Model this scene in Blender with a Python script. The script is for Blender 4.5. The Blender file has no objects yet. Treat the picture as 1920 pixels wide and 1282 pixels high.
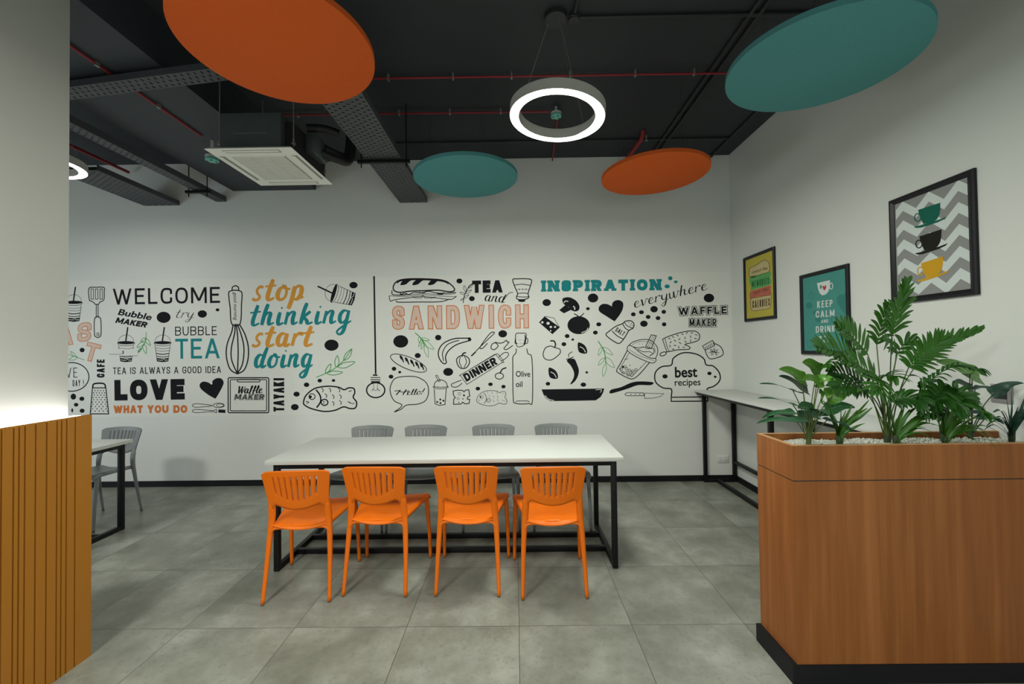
import bpy, bmesh, math, random
from mathutils import Vector, Matrix, geometry
R_ = math.radians
random.seed(7)
sc = bpy.context.scene
COL = sc.collection

# ------------------------------------------------------------------ camera, world, lights, exposure
CAM = Vector((0, 0, 1.478))
F_PX, PITCH, YAW, ROLL = 785.3, .0166, .0072, -.0129
FW = Vector((-math.sin(YAW) * math.cos(PITCH), math.cos(YAW) * math.cos(PITCH), math.sin(PITCH)))
RT0 = Vector((math.cos(YAW), math.sin(YAW), 0))
UP0 = RT0.cross(FW)
RT = RT0 * math.cos(ROLL) + UP0 * math.sin(ROLL)
UP = -RT0 * math.sin(ROLL) + UP0 * math.cos(ROLL)
cam_d = bpy.data.cameras.new('camera')
cam_d.sensor_width = 36
cam_d.lens = F_PX * 36 / 1920
cam_d.clip_start = .02
cam = bpy.data.objects.new('camera', cam_d)
COL.objects.link(cam)
M = Matrix.Identity(4)
for i in range(3):
    M[i][0], M[i][1], M[i][2], M[i][3] = RT[i], UP[i], -FW[i], CAM[i]
cam.matrix_world = M
sc.camera = cam

vs = sc.view_settings
vs.view_transform = 'Standard'
vs.look = 'None'
vs.gamma = 1
vs.use_curve_mapping = False
vs.exposure = 0.20
sc.cycles.use_denoising = True
sc.cycles.max_bounces = 8

world = bpy.data.worlds.new('world')
sc.world = world
world.use_nodes = True
wb = world.node_tree.nodes['Background']
wb.inputs[0].default_value = (.62, .72, .70, 1)
wb.inputs[1].default_value = .16

def area(name, loc, target, size, power, col, sy=None):
    l = bpy.data.lights.new(name, 'AREA')
    l.energy = power
    l.color = col
    l.size = size
    if sy:
        l.shape = 'RECTANGLE'
        l.size_y = sy
    o = bpy.data.objects.new(name, l)
    COL.objects.link(o)
    o.location = loc
    o.rotation_euler = (Vector(target) - Vector(loc)).to_track_quat('-Z', 'Y').to_euler()
    return o

def disk(name, loc, size, power, col):
    o = area(name, loc, Vector(loc) - Vector((0, 0, 1)), size, power, col)
    o.data.shape = 'DISK'
    return o

RING_COL = (.97, 1.0, .91)
# added disk lights for further unseen ring lamps, placed to brighten the back wall
for k, (lx, ly, lp) in enumerate(((.28, -.2, 30), (-1.85, -.2, 62), (-1.85, -2.4, 90), (-3.9, .9, 62))):
    disk('added_ring_light_%d' % k, (lx, ly, 2.93), .6, lp, RING_COL)
# unseen area lights for daylight from behind the camera and from the far left
area('daylight_front', (.8, -3.2, 1.3), (.6, 4, .9), 3.4, 26, (.84, 1.0, .95), 1.9)
area('daylight_left', (-6.6, 2.0, 1.0), (-3, 4.4, .8), 2.2, 28, (.70, .86, 1.0), 1.4)

D, W, H = 4.651, 2.41, 3.607

def ray(u, v):
    return FW + RT * ((u - 960) / F_PX) + UP * ((641 - v) / F_PX)

def un(u, v, ax, val):
    d = ray(u, v)
    return CAM + d * ((val - CAM[ax]) / d[ax])

# ------------------------------------------------------------------ materials
MATS = {}
def node_mat(name):
    m = bpy.data.materials.new(name)
    m.use_nodes = True
    MATS[name] = m
    nt = m.node_tree
    return m, nt, nt.nodes['Principled BSDF']

def plain(name, col, rough=.5, metal=0, var=.06, scale=12, bump=0, spec=.5, bscale=None):
    """principled with a faint noise variation of its colour"""
    m, nt, b = node_mat(name)
    tc = nt.nodes.new('ShaderNodeTexCoord')
    nz = nt.nodes.new('ShaderNodeTexNoise')
    nz.inputs['Scale'].default_value = scale
    nz.inputs['Detail'].default_value = 5
    nt.links.new(tc.outputs['Object'], nz.inputs['Vector'])
    mx = nt.nodes.new('ShaderNodeMix')
    mx.data_type = 'RGBA'
    mx.inputs[6].default_value = (*[c * (1 - var) for c in col], 1)
    mx.inputs[7].default_value = (*[min(1, c * (1 + var)) for c in col], 1)
    nt.links.new(nz.outputs['Fac'], mx.inputs[0])
    nt.links.new(mx.outputs[2], b.inputs['Base Color'])
    b.inputs['Roughness'].default_value = rough
    b.inputs['Metallic'].default_value = metal
    b.inputs['Specular IOR Level'].default_value = spec
    if bump:
        n2 = nt.nodes.new('ShaderNodeTexNoise')
        n2.inputs['Scale'].default_value = bscale or scale * 8
        n2.inputs['Detail'].default_value = 3
        nt.links.new(tc.outputs['Object'], n2.inputs['Vector'])
        bp = nt.nodes.new('ShaderNodeBump')
        bp.inputs['Strength'].default_value = bump
        bp.inputs['Distance'].default_value = .002
        nt.links.new(n2.outputs['Fac'], bp.inputs['Height'])
        nt.links.new(bp.outputs[0], b.inputs['Normal'])
    return m

def math_n(nt, op, a, b=None, c=None):
    n = nt.nodes.new('ShaderNodeMath')
    n.operation = op
    for i, x in enumerate((a, b, c)):
        if x is None:
            continue
        if isinstance(x, (int, float)):
            n.inputs[i].default_value = x
        else:
            nt.links.new(x, n.inputs[i])
    return n.outputs[0]

def mix_c(nt, fac, c1, c2):
    n = nt.nodes.new('ShaderNodeMix')
    n.data_type = 'RGBA'
    for i, x in ((0, fac), (6, c1), (7, c2)):
        if isinstance(x, tuple):
            n.inputs[i].default_value = (*x, 1)
        elif isinstance(x, (int, float)):
            n.inputs[i].default_value = x
        else:
            nt.links.new(x, n.inputs[i])
    return n.outputs[2]

def noise_n(nt, vec, scale, detail=5, rough=.55):
    n = nt.nodes.new('ShaderNodeTexNoise')
    n.inputs['Scale'].default_value = scale
    n.inputs['Detail'].default_value = detail
    n.inputs['Roughness'].default_value = rough
    nt.links.new(vec, n.inputs['Vector'])
    return n.outputs['Fac']

def ramp_n(nt, fac, stops):
    n = nt.nodes.new('ShaderNodeValToRGB')
    el = n.color_ramp.elements
    while len(el) > 1:
        el.remove(el[-1])
    el[0].position = stops[0][0]
    el[0].color = (*stops[0][1], 1)
    for p, c in stops[1:]:
        e = el.new(p)
        e.color = (*c, 1)
    nt.links.new(fac, n.inputs[0])
    return n.outputs[0]

def emis(name, col, st):
    m, nt, b = node_mat(name)
    b.inputs['Base Color'].default_value = (*col, 1)
    b.inputs['Emission Color'].default_value = (*col, 1)
    b.inputs['Emission Strength'].default_value = st
    return m

def floor_mat():
    m, nt, b = node_mat('concrete_tile')
    tc = nt.nodes.new('ShaderNodeTexCoord')
    P = tc.outputs['Object']
    sp = nt.nodes.new('ShaderNodeSeparateXYZ')
    nt.links.new(P, sp.inputs[0])
    lines, cells = [], []
    for o, off in ((sp.outputs[0], .0018), (sp.outputs[1], 4.0606)):
        q = math_n(nt, 'DIVIDE', math_n(nt, 'SUBTRACT', o, off), .6)
        fr = math_n(nt, 'FRACT', q)
        dist = math_n(nt, 'MINIMUM', fr, math_n(nt, 'SUBTRACT', 1, fr))
        lines.append(math_n(nt, 'LESS_THAN', dist, .0023))
        cells.append(math_n(nt, 'FLOOR', q))
    line = math_n(nt, 'MAXIMUM', lines[0], lines[1])
    cb = nt.nodes.new('ShaderNodeCombineXYZ')
    nt.links.new(cells[0], cb.inputs[0])
    nt.links.new(cells[1], cb.inputs[1])
    wn = nt.nodes.new('ShaderNodeTexWhiteNoise')
    nt.links.new(cb.outputs[0], wn.inputs['Vector'])
    va = nt.nodes.new('ShaderNodeVectorMath')
    va.operation = 'MULTIPLY_ADD'
    nt.links.new(wn.outputs['Color'], va.inputs[0])
    va.inputs[1].default_value = (7, 7, 7)
    nt.links.new(P, va.inputs[2])
    n1 = noise_n(nt, va.outputs[0], 3.2, 8, .62)
    n2 = noise_n(nt, va.outputs[0], 42, 4, .6)
    c = ramp_n(nt, n1, [(.30, (.150, .157, .125)), (.5, (.232, .24, .20)), (.70, (.345, .355, .31))])
    c = mix_c(nt, math_n(nt, 'MULTIPLY', math_n(nt, 'GREATER_THAN', n2, .60), .30), c, (.13, .13, .11))
    tone = math_n(nt, 'MULTIPLY', math_n(nt, 'SUBTRACT', wn.outputs['Value'], .5), .12)
    c = mix_c(nt, math_n(nt, 'ABSOLUTE', tone), c, (.30, .30, .27))
    c = mix_c(nt, line, c, (.045, .045, .04))
    nt.links.new(c, b.inputs['Base Color'])
    b.inputs['Roughness'].default_value = .36
    nt.links.new(math_n(nt, 'MULTIPLY_ADD', n1, .2, .28), b.inputs['Roughness'])
    b.inputs['Specular IOR Level'].default_value = .45
    bp = nt.nodes.new('ShaderNodeBump')
    bp.inputs['Strength'].default_value = .25
    bp.inputs['Distance'].default_value = .002
    nt.links.new(math_n(nt, 'SUBTRACT', 1, line), bp.inputs['Height'])
    nt.links.new(bp.outputs[0], b.inputs['Normal'])

def wood_mat(name, dark, mid, light, grain=(26, 26, 1.1)):
    m, nt, b = node_mat(name)
    tc = nt.nodes.new('ShaderNodeTexCoord')
    mp = nt.nodes.new('ShaderNodeMapping')
    mp.inputs['Scale'].default_value = grain
    nt.links.new(tc.outputs['Object'], mp.inputs[0])
    n1 = noise_n(nt, mp.outputs[0], 1.0, 8, .6)
    mp2 = nt.nodes.new('ShaderNodeMapping')
    mp2.inputs['Scale'].default_value = (5, 5, .35)
    nt.links.new(tc.outputs['Object'], mp2.inputs[0])
    n2 = noise_n(nt, mp2.outputs[0], 1.0, 3, .5)
    s = math_n(nt, 'ADD', math_n(nt, 'MULTIPLY', n1, .55), math_n(nt, 'MULTIPLY', n2, .45))
    c = ramp_n(nt, s, [(.32, dark), (.5, mid), (.68, light)])
    nt.links.new(c, b.inputs['Base Color'])
    b.inputs['Roughness'].default_value = .42
    b.inputs['Specular IOR Level'].default_value = .2
    return m

def hatch_mat(name, c1, c2, scale):
    """diagonal hatching that fills the sketched capitals"""
    m, nt, b = node_mat(name)
    tc = nt.nodes.new('ShaderNodeTexCoord')
    sp = nt.nodes.new('ShaderNodeSeparateXYZ')
    nt.links.new(tc.outputs['Object'], sp.inputs[0])
    nz = noise_n(nt, tc.outputs['Object'], 9, 3)
    v = math_n(nt, 'ADD', math_n(nt, 'SUBTRACT', sp.outputs[0], math_n(nt, 'MULTIPLY', sp.outputs[2], 1.2)), math_n(nt, 'MULTIPLY', nz, .03))
    fr = math_n(nt, 'FRACT', math_n(nt, 'MULTIPLY', v, scale))
    c = mix_c(nt, math_n(nt, 'GREATER_THAN', fr, .42), c1, c2)
    nt.links.new(c, b.inputs['Base Color'])
    b.inputs['Roughness'].default_value = .7
    return m

def leaf_mat(name, base, vein, nv=7.0, vw=.12, rough=.38, strength=.7):
    """leaf blade; UV: u = 0..1 across, v = 0..1 along"""
    m, nt, b = node_mat(name)
    uv = nt.nodes.new('ShaderNodeUVMap')
    sp = nt.nodes.new('ShaderNodeSeparateXYZ')
    nt.links.new(uv.outputs[0], sp.inputs[0])
    au = math_n(nt, 'ABSOLUTE', math_n(nt, 'SUBTRACT', sp.outputs[0], .5))
    mid = math_n(nt, 'LESS_THAN', au, .03)
    q = math_n(nt, 'FRACT', math_n(nt, 'SUBTRACT', math_n(nt, 'MULTIPLY', sp.outputs[1], nv), math_n(nt, 'MULTIPLY', au, nv * .55)))
    lat = math_n(nt, 'LESS_THAN', q, vw)
    tc = nt.nodes.new('ShaderNodeTexCoord')
    nz = noise_n(nt, tc.outputs['Object'], 14, 3)
    f = math_n(nt, 'MULTIPLY', math_n(nt, 'MAXIMUM', mid, lat), strength)
    c0 = mix_c(nt, nz, tuple(x * .7 for x in base), tuple(min(1, x * 1.35) for x in base))
    nt.links.new(mix_c(nt, f, c0, vein), b.inputs['Base Color'])
    b.inputs['Roughness'].default_value = rough
    b.inputs['Specular IOR Level'].default_value = .4
    b.inputs['Subsurface Weight'].default_value = 0
    return m

def perf_mat():
    plain('tray_metal', (.062, .066, .074), .5, .0, .1, 20)

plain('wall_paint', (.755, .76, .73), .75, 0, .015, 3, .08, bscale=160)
plain('wall_paint_dimmed', (.68, .70, .665), .75, 0, .015, 3, .08, bscale=160)  # slightly greener wall_paint; the right wall's dimmer light is put into its colour
plain('column_paint', (.60, .61, .58), .6, 0, .015, 3)
plain('ceiling_paint', (.027, .030, .037), .7, 0, .12, 5)
plain('beam_paint', (.032, .037, .047), .6, 0, .08, 5)
floor_mat()
plain('skirting_black', (.010, .010, .012), .5, spec=.2)
perf_mat()
plain('black_steel', (.009, .009, .010), .42, 0, .1, 30, spec=.2)
plain('table_white', (.64, .66, .625), .33, 0, .01, 4)
plain('table_edge', (.74, .73, .66), .4, 0, .02, 4)
plain('orange_plastic', (.80, .160, .004), .38, 0, .03, 8, .05, bscale=400, spec=.3)
plain('grey_plastic', (.20, .215, .215), .4, 0, .03, 8)
plain('foot_plastic', (.12, .10, .08), .6)
plain('teal_felt', (.10, .305, .315), .95, 0, .07, 60, .35, spec=.1, bscale=500)
plain('orange_felt', (.70, .125, .026), .95, 0, .07, 60, .35, spec=.1, bscale=500)
emis('ring_glow', (1.0, .99, .96), 12)
emis('strip_glow', (1.0, .99, .96), 5)
plain('lamp_body', (.50, .49, .45), .5, 0, .02, 9)
plain('wire_metal', (.35, .34, .32), .4, .6)
plain('white_plastic', (.86, .86, .79), .45, 0, .015, 5)
plain('grille_plastic', (.70, .70, .64), .5, 0, .02, 5)
plain('vane_grey', (.27, .27, .25), .5)
plain('slot_dark', (.03, .03, .03), .7)
plain('galvanised', (.085, .10, .105), .42, .25, .18, 14)
plain('duct_black', (.012, .012, .013), .6, 0, .2, 20)
plain('pipe_dark', (.022, .023, .026), .5, 0, .15, 20)
plain('pipe_red', (.30, .012, .018), .5, 0, .1, 20)
plain('detector_green', (.15, .50, .42), .5, 0, .05, 20)
wood_mat('planter_wood', (.20, .066, .018), (.285, .098, .027), (.37, .138, .042))
wood_mat('rim_wood', (.42, .22, .09), (.50, .27, .12), (.56, .32, .15))
plain('counter_ochre', (.42, .170, .021), .5, 0, .04, 6, spec=.25)
plain('pebble', (.56, .57, .50), .7, 0, .3, 40)
plain('frame_black', (.010, .010, .013), .4, 0, .3, 60, spec=.25)
plain('print_grey', (.27, .275, .27), .75, 0, .03, 20, spec=.12)
plain('print_white', (.62, .67, .65), .75, 0, .02, 20, spec=.12)
plain('print_olive', (.50, .43, .075), .75, 0, .08, 14, spec=.12)
plain('print_teal', (.070, .27, .235), .75, 0, .06, 14, spec=.12)
plain('print_teal_dark', (.045, .205, .18), .75, 0, .05, 14, spec=.12)
plain('cup_green', (.012, .12, .085), .75, spec=.12)
plain('cup_black', (.018, .017, .014), .75, spec=.12)
plain('cup_yellow', (.60, .33, .022), .75, spec=.12)
plain('heart_red', (.50, .03, .05), .75, spec=.12)
plain('bread_cream', (.55, .46, .22), .55, 0, .12, 30)
plain('lettuce_green', (.085, .36, .10), .55, 0, .3, 40)
plain('meat_red', (.48, .12, .075), .55, 0, .25, 40)
plain('ink_brown', (.10, .06, .03), .75, spec=.12)
plain('ink_green', (.03, .13, .05), .75, spec=.12)
plain('mural_white', (.79, .79, .745), .7, 0, .012, 3)
plain('ink_black', (.012, .012, .015), .75, spec=.12)
plain('ink_teal', (.018, .25, .275), .75, spec=.12)
plain('ink_orange', (.74, .33, .055), .75, spec=.12)
plain('ink_rust', (.68, .20, .06), .75, spec=.12)
plain('ink_leaf', (.045, .33, .075), .75, spec=.12)
plain('ink_grey', (.28, .28, .28), .75, spec=.12)
hatch_mat('ink_hatch', (.68, .25, .10), (.78, .75, .70), 66)
hatch_mat('ink_hatch_dark', (.14, .14, .14), (.55, .55, .53), 80)
leaf_mat('leaf_light', (.070, .22, .018), (.27, .44, .10), 7, .10)
leaf_mat('leaf_dark', (.016, .085, .030), (.20, .33, .17), 7, .09, .4, .55)
leaf_mat('leaf_deep', (.014, .055, .034), (.05, .12, .07), 7, .08, .45, .4)
leaf_mat('palm_leaf', (.032, .135, .010), (.06, .19, .025), 1, .02, .36, .6)
leaf_mat('palm_dark', (.020, .088, .010), (.03, .12, .025), 1, .02, .4, .6)
leaf_mat('grass_leaf', (.040, .125, .009), (.08, .19, .02), 1, .02, .4, .6)
plain('stem_green', (.075, .115, .022), .5, 0, .2, 30)
plain('stem_dark', (.030, .050, .018), .5, 0, .2, 30)
plain('socket_white', (.72, .72, .69), .4)
plain('socket_grey', (.30, .29, .28), .4)

# ------------------------------------------------------------------ building helpers
class MB:
    def __init__(s):
        s.v, s.f, s.m, s.uv = [], [], [], {}
        s.mats = []
    def mi(s, mat):
        if mat not in s.mats:
            s.mats.append(mat)
        return s.mats.index(mat)
    def add(s, vs_, fs, mat=None, uvs=None):
        o = len(s.v)
        s.v += [tuple(v) for v in vs_]
        k = s.mi(mat) if mat else 0
        for f in fs:
            s.f.append([i + o for i in f])
            s.m.append(k)
        if uvs:
            for i, q in enumerate(uvs):
                s.uv[o + i] = q
    def box(s, x0, x1, y0, y1, z0, z1, mat=None, bev=0):
        if bev:
            bm = bmesh.new()
            bmesh.ops.create_cube(bm, size=1)
            for v in bm.verts:
                v.co = Vector(((x0 + x1) / 2 + v.co.x * (x1 - x0), (y0 + y1) / 2 + v.co.y * (y1 - y0), (z0 + z1) / 2 + v.co.z * (z1 - z0)))
            bmesh.ops.bevel(bm, geom=bm.edges[:], offset=bev, segments=2, affect='EDGES', profile=.5)
            bm.verts.index_update()
            s.add([v.co[:] for v in bm.verts], [[v.index for v in f.verts] for f in bm.faces], mat)
            bm.free()
            return
        vs_ = [(x, y, z) for x in (x0, x1) for y in (y0, y1) for z in (z0, z1)]
        s.add(vs_, [(0, 1, 3, 2), (4, 6, 7, 5), (0, 4, 5, 1), (2, 3, 7, 6), (0, 2, 6, 4), (1, 5, 7, 3)], mat)
    def tube(s, pts, rad, n=10, mat=None, flat=(1, 1), caps=True, ref=None):
        pts = [Vector(p) for p in pts]
        if isinstance(rad, (int, float)):
            rad = [rad] * len(pts)
        vs_, fs = [], []
        prev = None
        for i, p in enumerate(pts):
            t = (pts[min(i + 1, len(pts) - 1)] - pts[max(i - 1, 0)]).normalized()
            if prev is None:
                a = Vector(ref) if ref else (Vector((1, 0, 0)) if abs(t.x) < .9 else Vector((0, 1, 0)))
            else:
                a = prev
            a = (a - t * a.dot(t)).normalized()
            prev = a
            b = t.cross(a)
            for k in range(n):
                q = 2 * math.pi * k / n
                vs_.append(p + (a * math.cos(q) * flat[0] + b * math.sin(q) * flat[1]) * rad[i])
        for i in range(len(pts) - 1):
            for k in range(n):
                fs.append((i * n + k, i * n + (k + 1) % n, (i + 1) * n + (k + 1) % n, (i + 1) * n + k))
        if caps:
            fs.append(tuple(range(n - 1, -1, -1)))
            fs.append(tuple(range((len(pts) - 1) * n, len(pts) * n)))
        s.add(vs_, fs, mat)
    def lathe(s, prof, n=48, mat=None, c=(0, 0, 0), axis='z', closed=False):
        vs_, fs = [], []
        for r, z in prof:
            for k in range(n):
                q = 2 * math.pi * k / n
                if axis == 'z':
                    vs_.append((c[0] + r * math.cos(q), c[1] + r * math.sin(q), c[2] + z))
                else:
                    vs_.append((c[0] + r * math.cos(q), c[1] + z, c[2] + r * math.sin(q)))
        m = len(prof)
        for i in range(m if closed else m - 1):
            j = (i + 1) % m
            for k in range(n):
                fs.append((i * n + k, i * n + (k + 1) % n, j * n + (k + 1) % n, j * n + k))
        if not closed:
            if prof[0][0] > 1e-6:
                fs.append(tuple(range(n - 1, -1, -1)))
            if prof[-1][0] > 1e-6:
                fs.append(tuple(range((m - 1) * n, m * n)))
        s.add(vs_, fs, mat)
    def build(s, name, mat=None, parent=None, smooth=False, origin=None):
        me = bpy.data.meshes.new(name)
        o3 = Vector(origin) if origin else Vector((0, 0, 0))
        me.from_pydata([tuple(Vector(v) - o3) for v in s.v], [], s.f)
        if s.mats:
            for m in s.mats:
                me.materials.append(MATS[m])
            me.polygons.foreach_set('material_index', s.m)
        elif mat:
            me.materials.append(MATS[mat])
        if s.uv:
            l = me.uv_layers.new(name='UVMap')
            for lp in me.loops:
                l.data[lp.index].uv = s.uv.get(lp.vertex_index, (0, 0))
        if smooth:
            me.polygons.foreach_set('use_smooth', [True] * len(me.polygons))
            if smooth != 'all':
                try:
                    me.set_sharp_from_angle(angle=R_(38))
                except Exception:
                    pass
        me.update()
        bm = bmesh.new()
        bm.from_mesh(me)
        if not s.uv and len(s.f) < 60000 and smooth != 'flatart':
            bmesh.ops.recalc_face_normals(bm, faces=bm.faces[:])
        bm.to_mesh(me)
        bm.free()
        o = bpy.data.objects.new(name, me)
        COL.objects.link(o)
        o.location = o3
        if parent:
            o.parent = parent
        return o

def tag(o, label, cat, group=None, kind=None):
    o['label'] = label
    o['category'] = cat
    if group:
        o['group'] = group
    if kind:
        o['kind'] = kind
    return o

def thing(name, label, cat, loc=(0, 0, 0), rotz=0, group=None):
    o = bpy.data.objects.new(name, None)
    COL.objects.link(o)
    o.location = loc
    o.rotation_euler = (0, 0, rotz)
    o.empty_display_size = .1
    return tag(o, label, cat, group)

def struct(o):
    o['kind'] = 'structure'
    return o

def dup(root, loc, rotz, label):
    kids = list(root.children)
    r = root.copy()
    COL.objects.link(r)
    r.location = loc
    r.rotation_euler = (0, 0, rotz)
    r['label'] = label
    for ch in kids:
        c = ch.copy()
        COL.objects.link(c)
        c.parent = r
        for g in ch.children:
            d = g.copy()
            COL.objects.link(d)
            d.parent = c
    return r

def box_obj(name, mat, b, parent=None, bev=0, origin=None):
    m = MB()
    m.box(*b, bev=bev)
    return m.build(name, mat, parent, smooth=bool(bev), origin=origin)

def catmull(pts, closed=False, n=7):
    pts = [tuple(p) for p in pts]
    if len(pts) < 3:
        return pts
    out = []
    m = len(pts)
    k = len(pts[0])
    for i in range(m if closed else m - 1):
        p0 = pts[(i - 1) % m] if closed or i > 0 else pts[0]
        p1, p2 = pts[i], pts[(i + 1) % m]
        p3 = pts[(i + 2) % m] if closed or i + 2 < m else pts[-1]
        for j in range(n):
            t = j / n
            out.append(tuple(.5 * (2 * p1[c] + (p2[c] - p0[c]) * t + (2 * p0[c] - 5 * p1[c] + 4 * p2[c] - p3[c]) * t * t + (3 * p1[c] - p0[c] - 3 * p2[c] + p3[c]) * t ** 3) for c in range(k)))
    if not closed:
        out.append(pts[-1])
    return out

# ------------------------------------------------------------------ the setting
LX, BY = -7.0, -3.4
struct(box_obj('floor', 'concrete_tile', (LX, W + .1, BY, D + .1, -.1, 0)))
struct(box_obj('ceiling', 'ceiling_paint', (LX, W + .1, BY, D + .1, H, H + .1)))
struct(box_obj('wall_back', 'wall_paint', (LX, W + .1, D, D + .12, 0, H)))
struct(box_obj('wall_right', 'wall_paint_dimmed', (W, W + .12, BY, D, 0, H)))
struct(box_obj('wall_left', 'wall_paint', (LX - .12, LX, BY, D + .12, 0, H)))
struct(box_obj('baseboard_back', 'skirting_black', (LX, W - .012, D - .012, D, 0, .063)))
struct(box_obj('baseboard_right', 'skirting_black', (W - .012, W, 2.16, D, 0, .063)))
struct(box_obj('column', 'column_paint', (-2.95, -2.2, .5, 2.05, 0, H), bev=.006))
struct(box_obj('ceiling_beam', 'beam_paint', (-3.14, -2.21, BY, D, 3.29, H)))

# ------------------------------------------------------------------ dining tables
def dining_table(label, x0, x1, y0, y1, rest=True):
    t = thing('dining_table', label, 'table', ((x0 + x1) / 2, (y0 + y1) / 2, 0))
    hx, hy = (x1 - x0) / 2, (y1 - y0) / 2
    m = MB()
    m.box(-hx, hx, -hy, hy, .722, .75, bev=.002)
    m.build('tabletop', 'table_white', t, True)
    r = .0175
    lx, ly = hx - .058, hy - .048
    for sx in (-1, 1):
        for sy in (-1, 1):
            box_obj('leg', 'black_steel', (sx * lx - r, sx * lx + r, sy * ly - r, sy * ly + r, 0, .722), t, .002)
    for sy in (-1, 1):
        box_obj('apron_rail', 'black_steel', (-lx + r, lx - r, sy * ly - r, sy * ly + r, .687, .722), t, .002)
    for sx in (-1, 1):
        box_obj('end_rail', 'black_steel', (sx * lx - r, sx * lx + r, -ly + r, ly - r, .687, .722), t, .002)
        box_obj('foot_rail', 'black_steel', (sx * lx - r, sx * lx + r, -ly + r, ly - r, 0, .035), t, .002)
    for y in (-.085, .145):
        box_obj('stretcher', 'black_steel', (-lx + r, lx - r, y - r, y + r, .0, .035), t, .002)
    return t

TX0, TX1, TY0, TY1 = -1.685, .712, 2.80, 3.545
dining_table('long white dining table on black steel frame between the orange and the grey chairs', TX0, TX1, TY0, TY1)
dining_table('white dining table on black steel frame partly hidden behind the ochre counter', -5.66, -3.279, TY0 + .03, TY1 + .03)

# ------------------------------------------------------------------ chairs
def chair_meshes(mat):
    """prototype: local origin at floor between the rear feet, sitter faces +Y"""
    parts = []
    # backrest shell with eight slots
    def bp(s, z):
        w = .170 + .027 * max(0, min(1, (z - .55) / .22)) ** 1.2
        x = s * w
        y = .066 - .066 * (z - .50) / .285 - .034 * (1 - s * s)
        return (x, y, z)
    def ztop(s):
        a = abs(s)
        return .786 - .012 * s * s - (.015 * ((a - .8) / .2) ** 2.6 if a > .8 else 0)
    def zbot(s):
        a = abs(s)
        if a < .74:
            return .541 + .030 * (a / .74) ** 2
        return .571 - .05 * ((a - .74) / .26) ** 1.0
    cent = [(-7 + 2 * k) / 2 * .183 for k in range(8)]
    bs = [-1, -.97, -.9, -.82, -.74]
    slot = set()
    for c in cent:
        bs += [c - .015, c + .015]
    bs += [.74, .82, .9, .97, 1]
    for i in range(len(bs) - 1):
        if any(abs(bs[i] - (c - .015)) < 1e-6 for c in cent):
            slot.add(i)
    def rows(s):
        zt, zb = ztop(s), zbot(s)
        st, sb =   .752 - .006 * s * s, .594 + .045 * (s / .64) ** 2
        sb = min(sb, st - .05)
        sb = max(sb, zb + .008)
        A = [zt + (st - zt) * k / 3 for k in range(3)]
        B = [st + (sb - st) * k / 6 for k in range(6)]
        C = [sb + (zb - sb) * k / 2 for k in range(3)]
        return A + B + C
    m = MB()
    grid = [[bp(s, z) for z in rows(s)] for s in bs]
    nr = len(grid[0])
    vs_ = [p for col in grid for p in col]
    fs = []
    for i in range(len(bs) - 1):
        for j in range(nr - 1):
            if i in slot and 3 <= j < 9:
                continue
            fs.append((i * nr + j, i * nr + j + 1, (i + 1) * nr + j + 1, (i + 1) * nr + j))
    m.add(vs_, fs)
    parts.append(('backrest', m, .011))
    # seat
    m = MB()
    ys = [.050, .066, .074, .081, .12, .17, .25, .33, .40, .44, .462, .472]
    us = [-1, -.985, -.9, -.7, -.4, -.28, 0, .28, .4, .7, .9, .985, 1]
    g = []
    for y in ys:
        q = (y - .05) / .422
        hw = .158 + .084 * q ** 1.25
        if q > .96:
            hw -= .02 * ((q - .96) / .04) ** 2
        row = []
        for k, u in enumerate(us):
            z = .442 + .032 * q - .014 * (1 - u * u) - .010 * math.exp(-((q - .35) / .3) ** 2) * (1 - u ** 4)
            yy = y + .012 * (1 - u * u) * (q - .5) * 1.2
            if q < .05:
                z -= .012 * (1 - u * u)
            if q > .9:
                z -= .030 * ((q - .9) / .1) ** 2
            if abs(u) > .99:
                z -= .028
            row.append((u * hw, yy, z))
        g.append(row)
    n = len(us)
    fs = []
    for i in range(len(ys) - 1):
        for k in range(n - 1):
            if i == 2 and 5 <= k < 7:
                continue
            fs.append((i * n + k, i * n + k + 1, (i + 1) * n + k + 1, (i + 1) * n + k))
    m.add([p for r in g for p in r], fs)
    parts.append(('seat', m, .010))
    # rear cross arch under the seat
    m = MB()
    m.tube(catmull([(-.174, .056, .39), (-.14, .060, .422), (0, .060, .416), (.14, .060, .422), (.174, .056, .39)], n=5), .011, 8)
    parts.append(('cross_arch', m, 0))
    for sx in (-1, 1):
        m = MB()
        p = catmull([(sx * .190, 0, .006), (sx * .183, .034, .2), (sx * .175, .057, .37), (sx * .167, .066, .47), (sx * .163, .060, .535), (sx * .163, .052, .575), (sx * .166, .045, .612)], n=5)
        rr = [.0105 + .0105 * min(1, i / (len(p) * .55)) if i < len(p) * .72 else .021 - .0165 * ((i - len(p) * .72) / (len(p) * .28)) for i in range(len(p))]
        m.tube(p, rr, 12, flat=(1.0, .78))
        parts.append(('leg', m, -1))
    for sx in (-1, 1):
        m = MB()
        p = catmull([(sx * .229, .470, .006), (sx * .225, .458, .2), (sx * .219, .438, .36), (sx * .213, .425, .452)], n=5)
        m.tube(p, [.0105 + .007 * i / len(p) for i in range(len(p))], 12)
        parts.append(('leg', m, -2))
    return parts

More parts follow.
